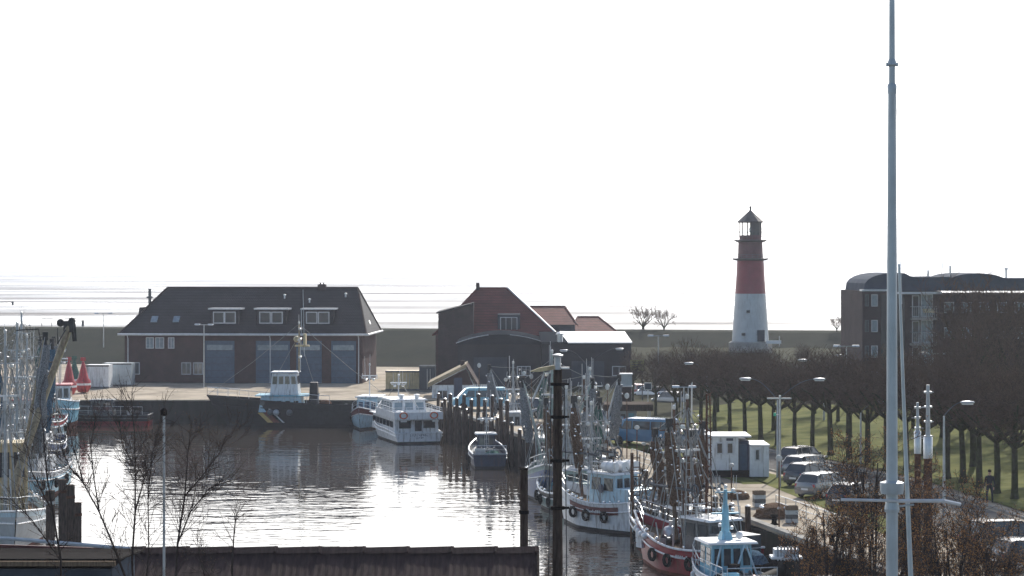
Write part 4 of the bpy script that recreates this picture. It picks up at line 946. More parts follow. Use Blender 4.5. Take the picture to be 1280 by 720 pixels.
def black_boat():
    t = thing('black_dinghy', 'black rubber dinghy moored beside the light blue work boat', 'dinghy', (X_(950, 101), 102.5, 0), -28)
    m = MB(); pts = [(-.85, -2.6, .55), (-.9, -1, .55), (-.9, .8, .6), (-.6, 2.0, .8), (0, 2.5, .95), (.6, 2.0, .8), (.9, .8, .6), (.9, -1, .55), (.85, -2.6, .55)]
    m.path(pts, .27, 10); m.build('tube', 'rubber', t, True); MB().box(-.8, .8, -2.4, 1.4, .25, .34).build('floor', 'darksteel', t)
    MB().box(-.8, .8, -2.5, -2.4, .2, .85).build('transom', 'darksteel', t); MB().box(-.22, .22, -3, -2.52, .3, 1.35).box(-.08, .08, -3, -2.7, -.3, .3).build('outboard_motor', 'black', t, bevel=.05)
    MB().box(-.3, .3, -.3, .2, .35, 1.2).build('console', 'black', t, bevel=.04); MB().tube((-.9, -2.2, .9), (-.9, 1.2, .9), .03).build('grab_rail', 'galv', t)
black_boat()
# trawlers on the west side
def west():
    t, w, sh, yy, dz, ym = trawler('nearest west side trawler, pale hull and cream wheelhouse, long buff boom swung out', (-28.0, 121, 0), -163, 16, 4.8, top='mastgrey', boot='boot', band='lightblue', wall='cream', roof='cream', mastm='steel', boomm='boombuff', nets=('netgrey', 'netgreen'), mh=11.2, bang=(80, 66), bl=9.5, seed=51, fb=2.4, fm=1.6, extra=16, house_y=-.02, hz=3.6)
    # painted registration letters
    cu = bpy.data.curves.new('registration', 'FONT'); cu.body = 'HOE'; cu.size = .8; cu.extrude = .01; to = bpy.data.objects.new('tmp', cu); COL.objects.link(to)
    dg = bpy.context.evaluated_depsgraph_get(); me = bpy.data.meshes.new_from_object(to.evaluated_get(dg)); bpy.data.objects.remove(to); me.materials.clear(); me.materials.append(MT['navy'])
    o = bpy.data.objects.new('registration_lettering', me); COL.objects.link(o); o.parent = t
    s0 = .72; s1 = .86; a = Vector((w(s0)+.05, yy(s0, 1.4), 0)); b = Vector((w(s1)+.05, yy(s1, 1.4), 0)); dr = (b-a).normalized(); zax = Vector((0, 0, 1)); nrm = dr.cross(zax)
    o.matrix_parent_inverse = Matrix.Identity(4); o.matrix_local = Matrix.Translation((a.x+nrm.x*.06, a.y+nrm.y*.06, 1.0)) @ Matrix(((dr.x, 0, nrm.x, 0), (dr.y, 0, nrm.y, 0), (0, 1, 0, 0), (0, 0, 0, 1)))
west()
# second derrick crane: the long buff boom that stands over the west boats
def buff_boom():
    t = thing('hoisted_derrick', 'long buff derrick boom leaning over the west boats, black block at its tip', 'derrick', (X_(8, 118), 118, 1.2))
    o = Vector((X_(8, 118), 118, 1.2)); tip = P(87, 404, 121)-o; kn = P(15, 612, 118)-o
    MB().tube(kn, tip, .24, .15, 10).build('boom', 'boombuff', t, True)
    MB().tube(kn+Vector((.12, -.12, 0)), tip+Vector((.1, -.1, -.4)), .05, n=5).build('hoist_pipe', 'cream', t)
    MB().box(tip.x-.3, tip.x+.25, tip.y-.2, tip.y+.2, tip.z-.5, tip.z+.12).ball(tip+Vector((-.5, 0, .02)), .22).ball(tip+Vector((.12, 0, .12)), .2).tube(tip+Vector((.2, 0, 0)), tip+Vector((.28, 0, -1.0)), .14).tube(tip+Vector((-.5, 0, 0)), tip, .06).build('tip_block', 'ropedark', t)
    m = MB(); p0 = tip+Vector((-.15, 0, -.2)); p1 = P(48, 411, 120)-o; prev = None; pts = []
    for i in range(15): u = i/14; pts.append(p0.lerp(p1, u)-Vector((0, 0, 2.2*(1-(2*u-1)**2)*(.7+.3*u))))
    m.path(pts, .035, 5); m.path([P(72, 410, 120)-o, P(72, 430, 120)-o, P(82, 412, 120)-o], .03, 5); m.path([p1, P(20, 413, 119)-o], .035, 5)
    m.build('cable', 'ropedark', t)
    MB().tube(kn, (kn.x, kn.y, -.4), .2, n=8).build('pedestal', 'boombuff', t)
buff_boom()
trawler('middle west side trawler, blue nets hanging from grey masts', (X_(12, 139), 142, 0), 176, 14, 4.2, top='paleblue', boot='boot', band='white', wall='white', roof='white', mastm='mastgrey', boomm='steel', nets=('netblue', 'netblue'), mh=Z_(407, 141), bang=(77, 84), bl=8.6, seed=61, fb=2.6, fm=1.5, extra=14, house_y=-.1)
trawler('farthest west side trawler, white wheelhouse under crowded masts and lights', (X_(26, 160), 164, 0), 184, 14, 4.2, top='blue', boot='boot', band='blue', wall='white', roof='white', mastm='steel', boomm='mastgrey', nets=('netgrey', 'netblue'), mh=Z_(420, 166), bang=(79, 74), bl=8.0, seed=71, fb=2.6, fm=1.5, extra=14, house_y=.05)
trawler('slim mast trawler moored at the frame edge of the west quay', (X_(30, 184), 187, 0), 178, 13, 4.2, top='lightblue', boot='boot', band='red', wall='white', roof='red', mastm='mastgrey', boomm='steel', nets=('netgreen', 'netgrey'), mh=Z_(392, 188), bang=(80, 72), bl=7.0, seed=81, fb=2.6, fm=1.5, extra=8, house_y=.1)

# ------------------------------------------------------------------ piles, dolphins, ladders on the quays
def pile_proto(h, r, mat='piletimber', cap=True):
    t = thing('mooring_pile', 'brown timber mooring pile standing along the east quay edge', 'mooring pile', (0, 0, 0), 0, 'timber piles along the east quay')
    m = MB(); rd = random.Random(3); rings = []
    for i in range(7):
        z = -2+(h+2)*i/6; rings.append([(r*(1+rd.uniform(-.05, .05))*math.cos(k*math.pi/6)+.02*math.sin(z), r*math.sin(k*math.pi/6)*(1+rd.uniform(-.05, .05)), z) for k in range(12)])
    m.loft(rings).build('shaft', mat, t)
    MB().lathe([(r*1.02, h), (r*1.02, h+.03), (r*.4, h+.08)], n=12).build('cap', 'galv' if cap else 'timber', t)
    return t
pp = pile_proto(3.1, .14); first = True; rd = random.Random(12)
k = 0
for i in range(34):
    y = 108+i*2.65; x = quayX(y)-.28+rd.uniform(-.08, .05); sc = rd.uniform(.92, 1.12)
    if k == 0: pp.location = (x, y, 0)
    else: dup(pp, (x, y, 0), rd.uniform(0, 360), sc=(1, 1, sc))
    k += 1
# longer piles standing off the far end of the quay
pf = pile_proto(4.1, .15); pf['label'] = 'first tall dark pile off the quay corner, closest to the passenger boat'; pf['group'] = 'tall piles off the quay corner'
fx = [(556, 498), (563, 492), (571, 497), (580, 493), (589, 499), (598, 492), (606, 499), (615, 494), (626, 498), (634, 500)]
for i, (px, py) in enumerate(fx):
    Y = 186-i*2.2; x = X_(px, Y); h = Z_(py, Y)
    if i == 0: pf.location = (x, Y, 0); pf.scale = (1, 1, h/4.15)
    else: dup(pf, (x, Y, 0), i*37, sc=(1, 1, h/4.15))['label'] = '%s tall dark pile off the quay corner, counted from the passenger boat' % 'first second third fourth fifth sixth seventh eighth ninth tenth'.split()[i]
# dolphin piles in the west
dp = None
LD = ['shortest and outermost of the four wide dark dolphin piles, pale ring near its head', 'tallest of the four wide dolphin piles', 'dolphin pile just behind the tallest one', 'low squat dolphin pile at the open water end of the cluster']
for i, (px, py) in enumerate(((63, 613), (78, 599), (88, 606), (96, 628))):
    Y = 113+i*.5; x = X_(px, Y); h = Z_(py, Y)
    t = thing('dolphin_pile', LD[i], 'mooring pile', (x, Y, 0), i*11, 'dolphin piles by the west boats')
    MB().box(-.2, .2, -.2, .2, -2, h).build('shaft', 'piletimber', t, bevel=.03); MB().box(-.21, .21, -.21, .21, h-.7, h-.55).build('iron_band', 'galv' if i == 0 else 'rust', t)
# quay ladders and fender timbers on the east wall
lad = thing('quay_ladder', 'rusty steel ladder fixed to the east quay wall', 'ladder', (0, 0, 0), 0, 'ladders on the east quay wall')
m = MB().tube((0, -.22, -.6), (0, -.22, 3.1), .03).tube((0, .22, -.6), (0, .22, 3.1), .03); m.build('rail', 'rust', lad)
m = MB()
for i in range(12): m.tube((0, -.22, -.4+i*.3), (0, .22, -.4+i*.3), .018)
m.build('rung', 'rust', lad)
for i, y in enumerate((113, 133, 153, 173)):
    if i == 0: lad.location = (quayX(y)-.12, y, 0)
    else: dup(lad, (quayX(y)-.12, y, 0))
# tall orange-brown ladder pole beside the white trawler
t = thing('ladder_pole', 'tall rust brown pole with rungs beside the white trawler', 'pole', (X_(790, 118), 118, 0))
m = MB().tube((0, 0, -2), (0, 0, Z_(566, 118)), .11, .09, 8).build('shaft', 'rustpole', t, True); m = MB()
for i in range(9): m.tube((-.02, 0, .6+i*.5), (.42, 0, .6+i*.5), .03)
m.tube((.42, 0, .4), (.42, 0, 4.8), .03).build('rung', 'rustpole', t)
# bollards on the quay
bo = thing('bollard', 'black iron mooring bollard near the quay edge', 'bollard', (0, 0, 0), 0, 'iron bollards along the quay edge')
MB().lathe([(.2, 0), (.2, .05), (.13, .1), (.12, .35), (.2, .42), (.2, .5), (.08, .54)], n=14).build('post', 'black', bo, True); MB().lathe([(.26, 0), (.26, .03)], n=14).build('flange', 'black', bo)
for i in range(12):
    y = 100+i*8; p = (quayX(y)+1.0, y, QZ)
    if i == 0: bo.location = p
    else: dup(bo, p)

# foreground wooden pole and stump
def wood_pole():
    Y = 60; x = X_(697, Y); t = thing('wooden_power_pole', 'tall black tarred pole with iron bands in front of the trawlers', 'pole', (x, Y, QZ)); h = Z_(462, Y)-QZ
    m = MB(); rd = random.Random(2); rings = []
    for i in range(15):
        z = -.2+(h+.2)*i/14; r = .155-.04*i/14; rings.append([(r*(1+rd.uniform(-.04, .04))*math.cos(k*math.pi/7)+rd.uniform(-.006, .006), r*(1+rd.uniform(-.04, .04))*math.sin(k*math.pi/7), z) for k in range(14)])
    m.loft(rings).build('shaft', 'timber', t, True)
    m = MB()
    for f in (.62, .75, .87, .96): m.lathe([(.2, h*f-.04), (.2, h*f+.04)], n=12); m.box(.14, .32, -.04, .04, h*f-.03, h*f+.03)
    m.build('iron_band', 'black', t)
    MB().tube((.0, 0, h), (0, 0, h+.35), .09, n=8).lathe([(.14, h+.35), (.16, h+.4), (.05, h+.44)], n=10).build('lamp_post_head', 'steel', t, True)
    MB().extr([(-.75, -.06, h-.05), (-.5, -.06, h+.05), (-.1, -.06, h+.12), (.0, -.06, h+.02), (-.5, -.06, h-.06)], (0, .12, 0)).build('bracket', 'cream', t)
    MB().box(.1, .32, -.08, .08, h+.02, h+.07).build('lamp', 'lampglass', t)
    m = MB()
    for s_ in (-1, 1): m.path([(s_*.18, -.1, h*.95), (s_*.22, -.1, h*.7), (s_*.25, -.1, h*.4), (s_*.3, -.1, .1)], .018, 4)
    m.build('cable', 'ropedark', t)
    Y = 66; t = thing('timber_post', 'short black timber post rising behind the boathouse roof end', 'post', (X_(655, Y), Y, QZ)); h = Z_(587, Y)-QZ
    MB().tube((0, 0, -.2), (0, 0, h), .14, .12, 12).build('shaft', 'timber', t, True); MB().lathe([(.15, h*.8), (.15, h*.8+.1)], n=12).build('iron_band', 'black', t); MB().lathe([(.13, h), (.13, h+.04), (.02, h+.07)], n=12).build('cap', 'black', t)
wood_pole()

# tall signal mast
def signal_mast():
    Y = 40; u = Y/F; x = X_(1115, Y); t = thing('signal_mast', 'very tall pale grey steel mast with collars and a white cross arm', 'mast', (x, Y, QZ)); z = lambda p: Z_(p, Y)-QZ
    MB().lathe([(7.6*u, -.1), (7.4*u, z(640)), (7*u, z(560)), (6.2*u, z(300)), (5.1*u, z(115))], n=20).build('lower_tube', 'mastgrey', t, True)
    MB().lathe([(4.2*u, z(112)), (4.0*u, z(70)), (3.6*u, z(-40))], n=16).build('upper_tube', 'mastgrey', t, True)
    m = MB().lathe([(5.8*u, z(117)), (6.2*u, z(107)), (4.4*u, z(104))], n=16).lathe([(4.6*u, z(83)), (6.4*u, z(81)), (4.5*u, z(74))], n=16); m.box(-7.5*u, 7.5*u, -2*u, 2*u, z(83), z(78.5)); m.build('collar', 'mastgrey', t, True)
    MB().lathe([(14*u, z(617)), (15*u, z(612)), (15*u, z(603)), (8*u, z(601))], n=20).build('platform_collar', 'mastgrey', t, True)
    MB().tube((-64*u, 0, z(624.5)), (8*u, -.14, z(625)), .028).tube((6*u, -.14, z(625)), (64*u, 0, z(626)), .036).tube((64*u, 0, z(626)), (88*u, .2, z(632)), .036).build('cross_arm', 'fascia', t)
    MB().lathe([(9*u, z(640)), (9.4*u, z(636)), (8*u, z(628))], n=20).tube((8*u, -.1, z(632)), (26*u, -.1, z(630)), .02).build('band', 'mastgrey', t)
    w_ = MB().path([(3*u, -.12, z(110)), (6*u, -.12, z(180)), (9*u, -.12, z(300)), (11*u, -.12, z(380))], .007, 4).build('halyard', 'steel', t)
    MB().path([(10*u, .1, z(330)), (15*u, .1, z(480)), (20*u, .1, z(610)), (28*u, .1, z(800))], .022, 8, .05).build('side_pole', 'mastgrey', t, True)
signal_mast()
# two banded instrument poles on rusty feet
def banded(px, ptop, pmid, Y, label, r):
    t = thing('instrument_pole', label, 'pole', (X_(px, Y), Y, QZ)); z = lambda p: Z_(p, Y)-QZ
    MB().tube((0, 0, -.1), (0, 0, z(pmid)), r*1.8, r*1.5, 10).build('base_post', 'rust', t, True)
    MB().tube((0, 0, z(pmid)), (0, 0, z(ptop)), r, r*.6, 10).build('pole', 'steel', t, True)
    m = MB(); n = 5
    for i in range(n): q = z(pmid)+(z(ptop)-z(pmid))*(i+.5)/n; m.lathe([(r*1.5, q-.04), (r*1.5, q+.04)], n=10); m.tube((-.25 if i % 2 else -.1, 0, q), (.25 if i % 3 else .1, 0, q), .02)
    m.lathe([(r*1.7, z(pmid)), (r*1.7, z(pmid)+.9), (r, z(pmid)+1)], n=10); m.build('band', 'galv', t, True)
banded(1147, 503, 567, 92, 'slimmer of the two banded grey poles on rusty feet', .09); banded(1160, 481, 573, 94, 'taller banded grey pole on a rusty foot', .12)

# ------------------------------------------------------------------ street lamps, signs
def lamp_flat(label, px, ptop, Y, z0=QZ, s=1.0):
    t = thing('street_lamp', label, 'street lamp', (X_(px, Y), Y, z0), random.uniform(-20, 20)); h = Z_(ptop, Y)-z0
    MB().tube((0, 0, -.3), (0, 0, h), .075, .045, 8).build('pole', 'galv', t, True); MB().tube((-.62*s, 0, h), (.62*s, 0, h), .035).build('arm', 'galv', t)
    for q in (-.75, .75): 
        l = MB().extr([(q*s-.3, -.14, h-.02), (q*s+.3, -.14, h-.02), (q*s+.26, -.1, h+.11), (q*s-.26, -.1, h+.11)], (0, .28, 0)).build('lamp_head', 'galv', t); MB().box(q*s-.22, q*s+.22, -.1, .1, h-.05, h-.021).build('lamp_lens', 'lampglass', l)
def lamp_curve(label, px, heads, ptop, Y, z0=QZ):
    t = thing('street_lamp', label, 'street lamp', (X_(px, Y), Y, z0)); h = Z_(ptop, Y)-z0; u = Y/F
    MB().tube((0, 0, -.3), (0, 0, h), .085, .05, 8).build('pole', 'steel', t, True)
    for hx, hy in heads:
        dx = (hx-px)*u; zh = Z_(hy, Y)-z0; pts = []
        for i in range(9): f = i/8; pts.append((dx*f, 0, h+(zh-h)*math.sin(f*math.pi/2)))
        MB().path(pts, .025, 6).build('arm', 'darksteel', t, True); sg = 1 if dx > 0 else -1
        l = MB().lathe([(.03, -.36), (.07, -.26), (.08, .05), (.06, .3), (.02, .36)], (dx+sg*.3, 0, zh), 8, 'x').build('lamp_head', 'galv', t, True); MB().box(dx+sg*.3-.28, dx+sg*.3+.28, -.09, .09, zh-.11, zh-.07).build('lamp_lens', 'lampglass', l)
lamp_curve('street lamp with two long curved arms, between the white cabin and the trees', 972, ((938, 473.5), (1018, 474)), 500, 132)
lamp_curve('curved arm lamp whose head hangs over the steel mast', 1076, ((1096, 502),), 516, 140, 2.3)
lamp_curve('curved arm lamp among the low trunks beside the parked dark car', 1180, ((1202, 503),), 520, 112)
lamp_curve('double curved lamp in front of the grey flat hall', 735, ((709, 438), (770, 436)), 458, 190)
lamp_curve('curved lamp beside the lighthouse meadow', 1030, ((1008, 450), (1046, 444)), 462, 170, 3)
lamp_curve('small curved lamp at the west end of the tree crowns', 884, ((866, 454), ), 468, 168)
lamp_flat('lamp with two flat heads before the apartment block corner', 1058, 433, 176, 4.0)
lamp_flat('flat headed lamp under the balconies', 1166, 442, 170, 4.0)
lamp_flat('slender lamp with two flat heads on the far dike slope', 129.5, 392, 285, 4.5, 1.2)
lamp_flat('short lamp in front of the first dormer of the dark roofed house', 255, 406, 228, QZ)
lamp_flat('thin lamp beside the west chimney of the white hall', 823, 420, 215, 3.0)
lamp_flat('low lamp between the kiosk and the tree trunks', 855, 484, 160, QZ, .8)
def lamp_side():
    t = thing('street_lamp', 'lamp with one square head hanging over the west boats', 'street lamp', (X_(-12, 200), 200, 0)); u = 200/F; z = lambda p: Z_(p, 200)
    MB().tube((0, 0, -1), (0, 0, z(378)), .08, .05).build('pole', 'darksteel', t, True); MB().tube((0, 0, z(378)), (29*u, 0, z(377.5)), .04).build('arm', 'darksteel', t); MB().box(26.8*u, 29*u, -.1, .1, z(381.5), z(377.5)).build('lamp_head', 'darksteel', t)
lamp_side()
def signs():
    Y = 126; t = thing('signal_post', 'post with white crossbar and small green light', 'sign', (X_(975, Y), Y, QZ)); z = lambda p: Z_(p, Y)-QZ; u = Y/F
    MB().tube((0, 0, -.1), (0, 0, z(494)), .06, n=8).build('post', 'galv', t, True); MB().box(-16*u, 14*u, -.03, .03, z(498.8), z(497.2)).build('crossbar', 'galv', t); MB().box(-8*u, -5*u, -.09, .03, z(520), z(516)).build('green_lamp', 'signgreen', t); MB().box(-5*u, 0, -.02, .02, z(518.5), z(518)).build('bracket', 'galv', t)
    Y = 200; t = thing('yellow_notice_board', 'faded yellow green notice board beside the grey hall', 'sign', (X_(796, Y), Y, QZ)); z = lambda p: Z_(p, Y)-QZ; u = Y/F
    MB().box(-8*u, 9*u, -.03, .03, z(464), z(450)).build('board', 'signyellow', t); MB().tube((-6*u, .06, 0), (-6*u, .06, z(452)), .05).tube((7*u, .06, 0), (7*u, .06, z(452)), .05).build('post', 'darksteel', t)
    m = MB(); [m.box(-7*u, 6*u-k*.1, -.05, -.031, z(453+k*3), z(452.3+k*3)) for k in range(3)]; m.build('lettering', 'darksteel', t)
    Y = 188; t = thing('grey_utility_cabinet', 'tall pale grey cabinet with white edged top below the hall corner', 'cabinet', (X_(783, Y), Y, QZ)); z = lambda p: Z_(p, Y)-QZ; u = Y/F
    MB().box(-7*u, 7*u, 0, .8, z(482), z(468.5)).build('cabinet', 'mastgrey', t); MB().box(-8*u, 8*u, -.1, .9, z(468.3), z(466.8)).build('lid', 'cleanwhite', t); MB().box(-8*u, 8*u, -.1, .9, z(483.5), z(482.2)).build('shelf', 'cleanwhite', t); MB().box(-6*u, 6*u, 0, .8, -.05, z(483.6)).build('plinth', 'brickdark', t)
    t = thing('square_road_sign', 'small square framed road sign behind the kiosk', 'sign', (X_(810, 180), 180, QZ)); z = lambda p: Z_(p, 180)-QZ; u = 180/F
    m = MB().box(-4*u, 4*u, -.02, .02, z(487), z(479)).build('panel', 'roofblue', t); MB().box(-4.4*u, 4.4*u, -.025, .025, z(479), z(478.3)).box(-4.4*u, 4.4*u, -.025, .025, z(487.7), z(487)).box(-4.6*u, -4.01*u, -.025, .025, z(487), z(479)).box(4.01*u, 4.6*u, -.025, .025, z(487), z(479)).build('border', 'cleanwhite', t); MB().tube((0, .05, 0), (0, .05, z(480)), .04).build('post', 'galv', t)
signs()

# ------------------------------------------------------------------ benches and bin on the dike
def bench(label, px):
    Y = 299.6+(.0 if px < 70 else -.4); t = thing('park_bench', label, 'bench', (X_(px, Y), Y, 6.52), 6, 'benches on the dike crest')
    s_ = MB()
    for k in range(4): s_.box(-.78, .78, -.28+k*.14, -.17+k*.14, .44, .48)
    s_.build('seat', 'darksteel', t); b = MB()
    for k in range(9): b.tube((-.76+k*.19, .3, .5), (-.76+k*.19, .48, 1.0), .028, n=4)
    b.tube((-.8, .48, 1.0), (.8, .48, 1.0), .035).build('backrest', 'darksteel', t)
    for x in (-.7, .7): MB().box(x-.04, x+.04, -.25, .28, -.02, .44).build('leg', 'darksteel', t)
    t.scale = (.95, 1, 1.1)
bench('bench farther from the dark roofed house', 58.5); bench('bench behind the black block of the derrick', 87.5)
t = thing('litter_bin', 'dark litter bin on the dike crest beside a bench', 'bin', (X_(103.5, 299), 299, 6.5))
MB().lathe([(.16, 0), (.18, .7), (.2, .72)], n=12).build('body', 'darksteel', t, True); MB().lathe([(.21, .74), (.21, .82), (.05, .86)], n=12).build('lid', 'black', t)

# buoys and stores on the far quay
def buoy(label, px, Y, mat, h=2.2, tilt=0):
    t = thing('stored_buoy', label, 'buoy', (X_(px, Y), Y, QZ), 0, 'navigation buoys stored ashore'); r = .75
    MB().lathe([(.1, 0), (r*.7, .15), (r, .6), (r, 1.2), (r*.7, 1.5), (.3, h), (.08, h+.8)], n=20).build('float', mat, t, True); MB().lathe([(r+.02, .8), (r+.02, 1.0)], n=20).build('white_ring', 'cleanwhite', t); MB().box(-.25, .25, -.02, .02, h+.8, h+1.15).build('topmark', mat, t)
buoy('red buoy standing closest to the west boats', 86, 214, 'red', 2.6); buoy('red buoy second from the west boats', 104, 218, 'red', 2.4); buoy('dark green buoy behind the red ones', 93, 226, 'signgreen' if False else 'netgreen', 2.2)
def container(label, px, Y, w_, mat, h=2.4, d=2.4, rz=0):
    t = thing('storage_container', label, 'container', (X_(px, Y), Y, QZ), rz)
    m = MB(); n = int(w_/.28); 
    m.box(-w_/2, w_/2, .05, d, .1, h); 
    for i in range(n): x = -w_/2+.1+i*(w_-.2)/n; m.box(x, x+.14, .0, .049, .2, h-.15)
    m.build('body', mat, t); MB().box(-w_/2-.03, w_/2+.03, -.02, .045, 0, .19).box(-w_/2-.03, w_/2+.03, -.02, .045, h-.14, h+.03).build('frame', 'darksteel', t); MB().box(-.02, .02, -.06, -.005, .3, h-.3).tube((.3, -.03, .3), (.3, -.03, h-.3), .02).build('locking_bar', 'galv', t)
container('white storage container behind the red buoys', 121, 226, 2.4, 'white'); container('grey blue storage container in front of the brick depot', 146, 230, 3.0, 'mastgrey')
container('cream container on the far quay east of the depot', 508, 222, 4.2, 'cream', 2.0); container('dark container next to the cream one', 534, 220, 1.6, 'shedgrey', 2.6)

# ------------------------------------------------------------------ vehicles
def wheels(t, xs, ys, r=.32, w_=.2):
    for x in xs:
        for y in ys:
            s_ = 1 if x > 0 else -1; wl = MB().lathe([(r*.6, -w_/2), (r, -w_/2+.02), (r, w_/2-.02), (r*.6, w_/2)], (x, y, r), 18, 'x').build('wheel', 'rubber', t, True)
            MB().lathe([(.02, 0), (r*.6, .0), (r*.62, .03)], (x+s_*w_/2, y, r), 12, 'x').build('rim', 'galv', wl)
def car(label, loc, rz, paint='silver', L=4.3, wd=1.76, hh=1.45, kind='hatch', group='cars parked beside the promenade'):
    t = thing('parked_car', label, 'car', loc, rz, group); h = wd/2; t.scale = (.88, .88, .92)
    # +Y is the front. body: lofted cross sections along the length
    sec = [(-L/2, .62, .35, .80), (-L/2+.08, .80, .24, .93), (-L/2+.6, .87, .2, .96), (-.6, .88, .2, .93), (.6, .88, .2, .93), (L/2-1.0, .87, .2, .86), (L/2-.3, .80, .22, .72), (L/2-.02, .62, .3, .60)]
    rings = []
    for y, hw, zb, zt in sec: hw *= h/.88; rings.append([(-hw*.92, y, zb), (hw*.92, y, zb), (hw, y, zb+.15), (hw, y, zb+(zt-zb)*.6), (hw*.93, y, zt), (0, y, zt+.03), (-hw*.93, y, zt), (-hw, y, zb+(zt-zb)*.6), (-hw, y, zb+.15)])
    MB().loft(rings).build('body', paint, t, True)
    yb = -L/2+.25 if kind == 'hatch' else -L/2+.85
    gh = [(yb, h*.86, .92), (yb+.35, h*.70, hh-.1), (yb+.6, h*.68, hh-.03), (.25, h*.69, hh-.02), (.55, h*.70, hh-.08), (L/2-1.05, h*.86, .87)]
    m = MB(); A = []; B = []
    rings = [[(-a*1.0 if z < 1 else -a, y, .86), (-a if z < 1 else -a, y, z), (a, y, z), (a, y, .86)] for y, a, z in gh]
    # glasshouse: wide at the belt, narrower at the roof
    rings = [[(-h*.86, y, .85), (-(h*.86+(a-h*.86)), y, z), (a, y, z), (h*.86, y, .85)] for y, a, z in gh]
    gl = m.loft(rings).build('glasshouse', 'glass', t)
    rr = gh[1:5]; MB().loft([[(-a*.98, y, z+.0), (-a*.6, y, z+.045), (a*.6, y, z+.045), (a*.98, y, z)] for y, a, z in rr]).build('roof', paint, t, True)
    p = MB()
    for s_ in (-1, 1):
        p.path([(s_*h*.86, gh[0][0], .92), (s_*gh[1][1], gh[1][0], gh[1][2]+.01), (s_*gh[2][1], gh[2][0], gh[2][2]+.01), (s_*gh[4][1], gh[4][0], gh[4][2]+.01), (s_*h*.86, gh[5][0], .87)], .035, 5)
        p.tube((s_*h*.88, -.1, .9), (s_*h*.70, -.1, hh-.05), .03)
        p.tube((s_*h*.88, -1.1, .9), (s_*h*.70, -1.1, hh-.05), .03)
    p.build('pillar', paint, t, True)
    for s_ in (-1, 1):
        MB().box(s_*h*.68-.16, s_*h*.68+.16, L/2-.2, L/2-.03, .58, .70).build('headlight', 'lampglass', t, bevel=.03); MB().box(s_*h*.72-.1, s_*h*.72+.1, -L/2+.01, -L/2+.12, .68, .86).build('tail_light', 'red', t, bevel=.03)
        MB().box(s_*h+(-.02 if s_ > 0 else -.16), s_*h+(.16 if s_ > 0 else .02), .72, .9, .9, 1.03).build('wing_mirror', paint, t, bevel=.03)
    MB().box(-.26, .26, L/2-.02, L/2+.02, .36, .47).build('number_plate', 'cleanwhite', t); MB().box(-.26, .26, -L/2-.01, -L/2+.03, .5, .61).build('number_plate', 'cleanwhite', t)
    wheels(t, (-h+.1, h-.1), (-L/2+.8, L/2-.85)); return t
def van(label, loc, rz, paint, L=4.9, wd=1.9, hh=1.95, group='vans parked on the quay'):
    t = thing('parked_van', label, 'van', loc, rz, group); h = wd/2
    prof = [(-L/2, .3), (-L/2, .95), (-L/2+.12, hh-.1), (-L/2+.3, hh), (L/2-1.5, hh), (L/2-1.2, hh-.08), (L/2-.55, 1.12), (L/2-.08, .98), (L/2, .7), (L/2, .3)]
    rings = [[(x*1.0, y, z) for y, z in prof] for x in (-h+.08, h-.08)]
    wrap = [[(sx*(h-(.02 if z < 1.1 else .02+.12*(z-1.1))), y, z) for y, z in prof] for sx in (-1, 1)]
    MB().loft(wrap).build('body', paint, t, bevel=.05)
    sd = lambda z: h-(.02+.12*(z-1.1))+.012
    for s_ in (-1, 1):
        for a, b in ((-L/2+.3, -L/2+1.5), (-L/2+1.6, .45), (.55, L/2-1.35)):
            q = [(s_*sd(1.15), a, 1.15), (s_*sd(1.15), b+(.25 if b > 1 else 0), 1.15), (s_*sd(1.72), b, 1.72), (s_*sd(1.72), a, 1.72)]; MB().extr(q, (s_*.012, 0, 0)).build('side_window', 'glass', t)
        MB().box(s_*.7-.15, s_*.7+.15, L/2-.04, L/2+.015, .72, .9).build('headlight', 'lampglass', t); MB().box(s_*.8-.07, s_*.8+.07, -L/2-.015, -L/2+.03, .75, 1.1).build('tail_light', 'red', t)
    MB().extr([(-.8, L/2-.53, 1.16), (.8, L/2-.53, 1.16), (.72, L/2-1.17, hh-.12), (-.72, L/2-1.17, hh-.12)], (0, .02, .02)).build('windscreen', 'glass', t)
    MB().extr([(-.75, -L/2+.015, 1.15), (.75, -L/2+.015, 1.15), (.7, -L/2+.085, 1.68), (-.7, -L/2+.085, 1.68)], (0, -.03, 0)).build('rear_window', 'glass', t)
    MB().box(-h+.05, h-.05, L/2-.02, L/2+.06, .28, .5).build('bumper', 'darksteel', t, bevel=.03); wheels(t, (-h+.1, h-.1), (-L/2+.9, L/2-.9), .33); return t
van('light blue van parked by the tall piles at the quay corner', (*G(600, 512)[:2], QZ+.005), 96, 'paleblue')
van('deep blue van parked beside the kiosk', (*G(805, 556)[:2], QZ+.005), 62, 'vanblue', hh=1.9)
gx = lambda px, py: (G(px, py)[0], G(px, py)[1], QZ+.008)
car('small silver car beyond the masts next to the deep blue van', gx(755, 533), 70, 'silver', kind='hatch')
car('dark car on the quay just past the light blue van', gx(655, 517), 85, 'cardark')
car('grey car parked between the far trawler masts', gx(690, 522), 80, 'silver')
car('black hatchback, farthest of the row beside the white cabin', gx(1003, 584), -42, 'carblack')
car('silver car in the middle of the row beside the white cabin', gx(1009, 596), -42, 'silver')
car('dark blue car next to the silver one beside the white cabin', gx(1014, 606), -42, 'cardark')
car('pale silver hatchback, nearest of the row beside the cabin', gx(1030, 620), -42, 'silver')
car('dark car half hidden by brown shrubs behind the mast', gx(1070, 634), -42, 'cardark')
car('large dark car parked under the trees at the frame edge', gx(1256, 690), -68, 'carblack', L=4.7, wd=1.85, hh=1.6)
car('dark grey car cut off by the frame edge behind the large dark car', gx(1290, 712), -68, 'cardark')
car('dark car below the brown shrubs at the bottom edge', (X_(1052, 81.5), 81.5, QZ-.095), -60, 'carblack', hh=1.45)
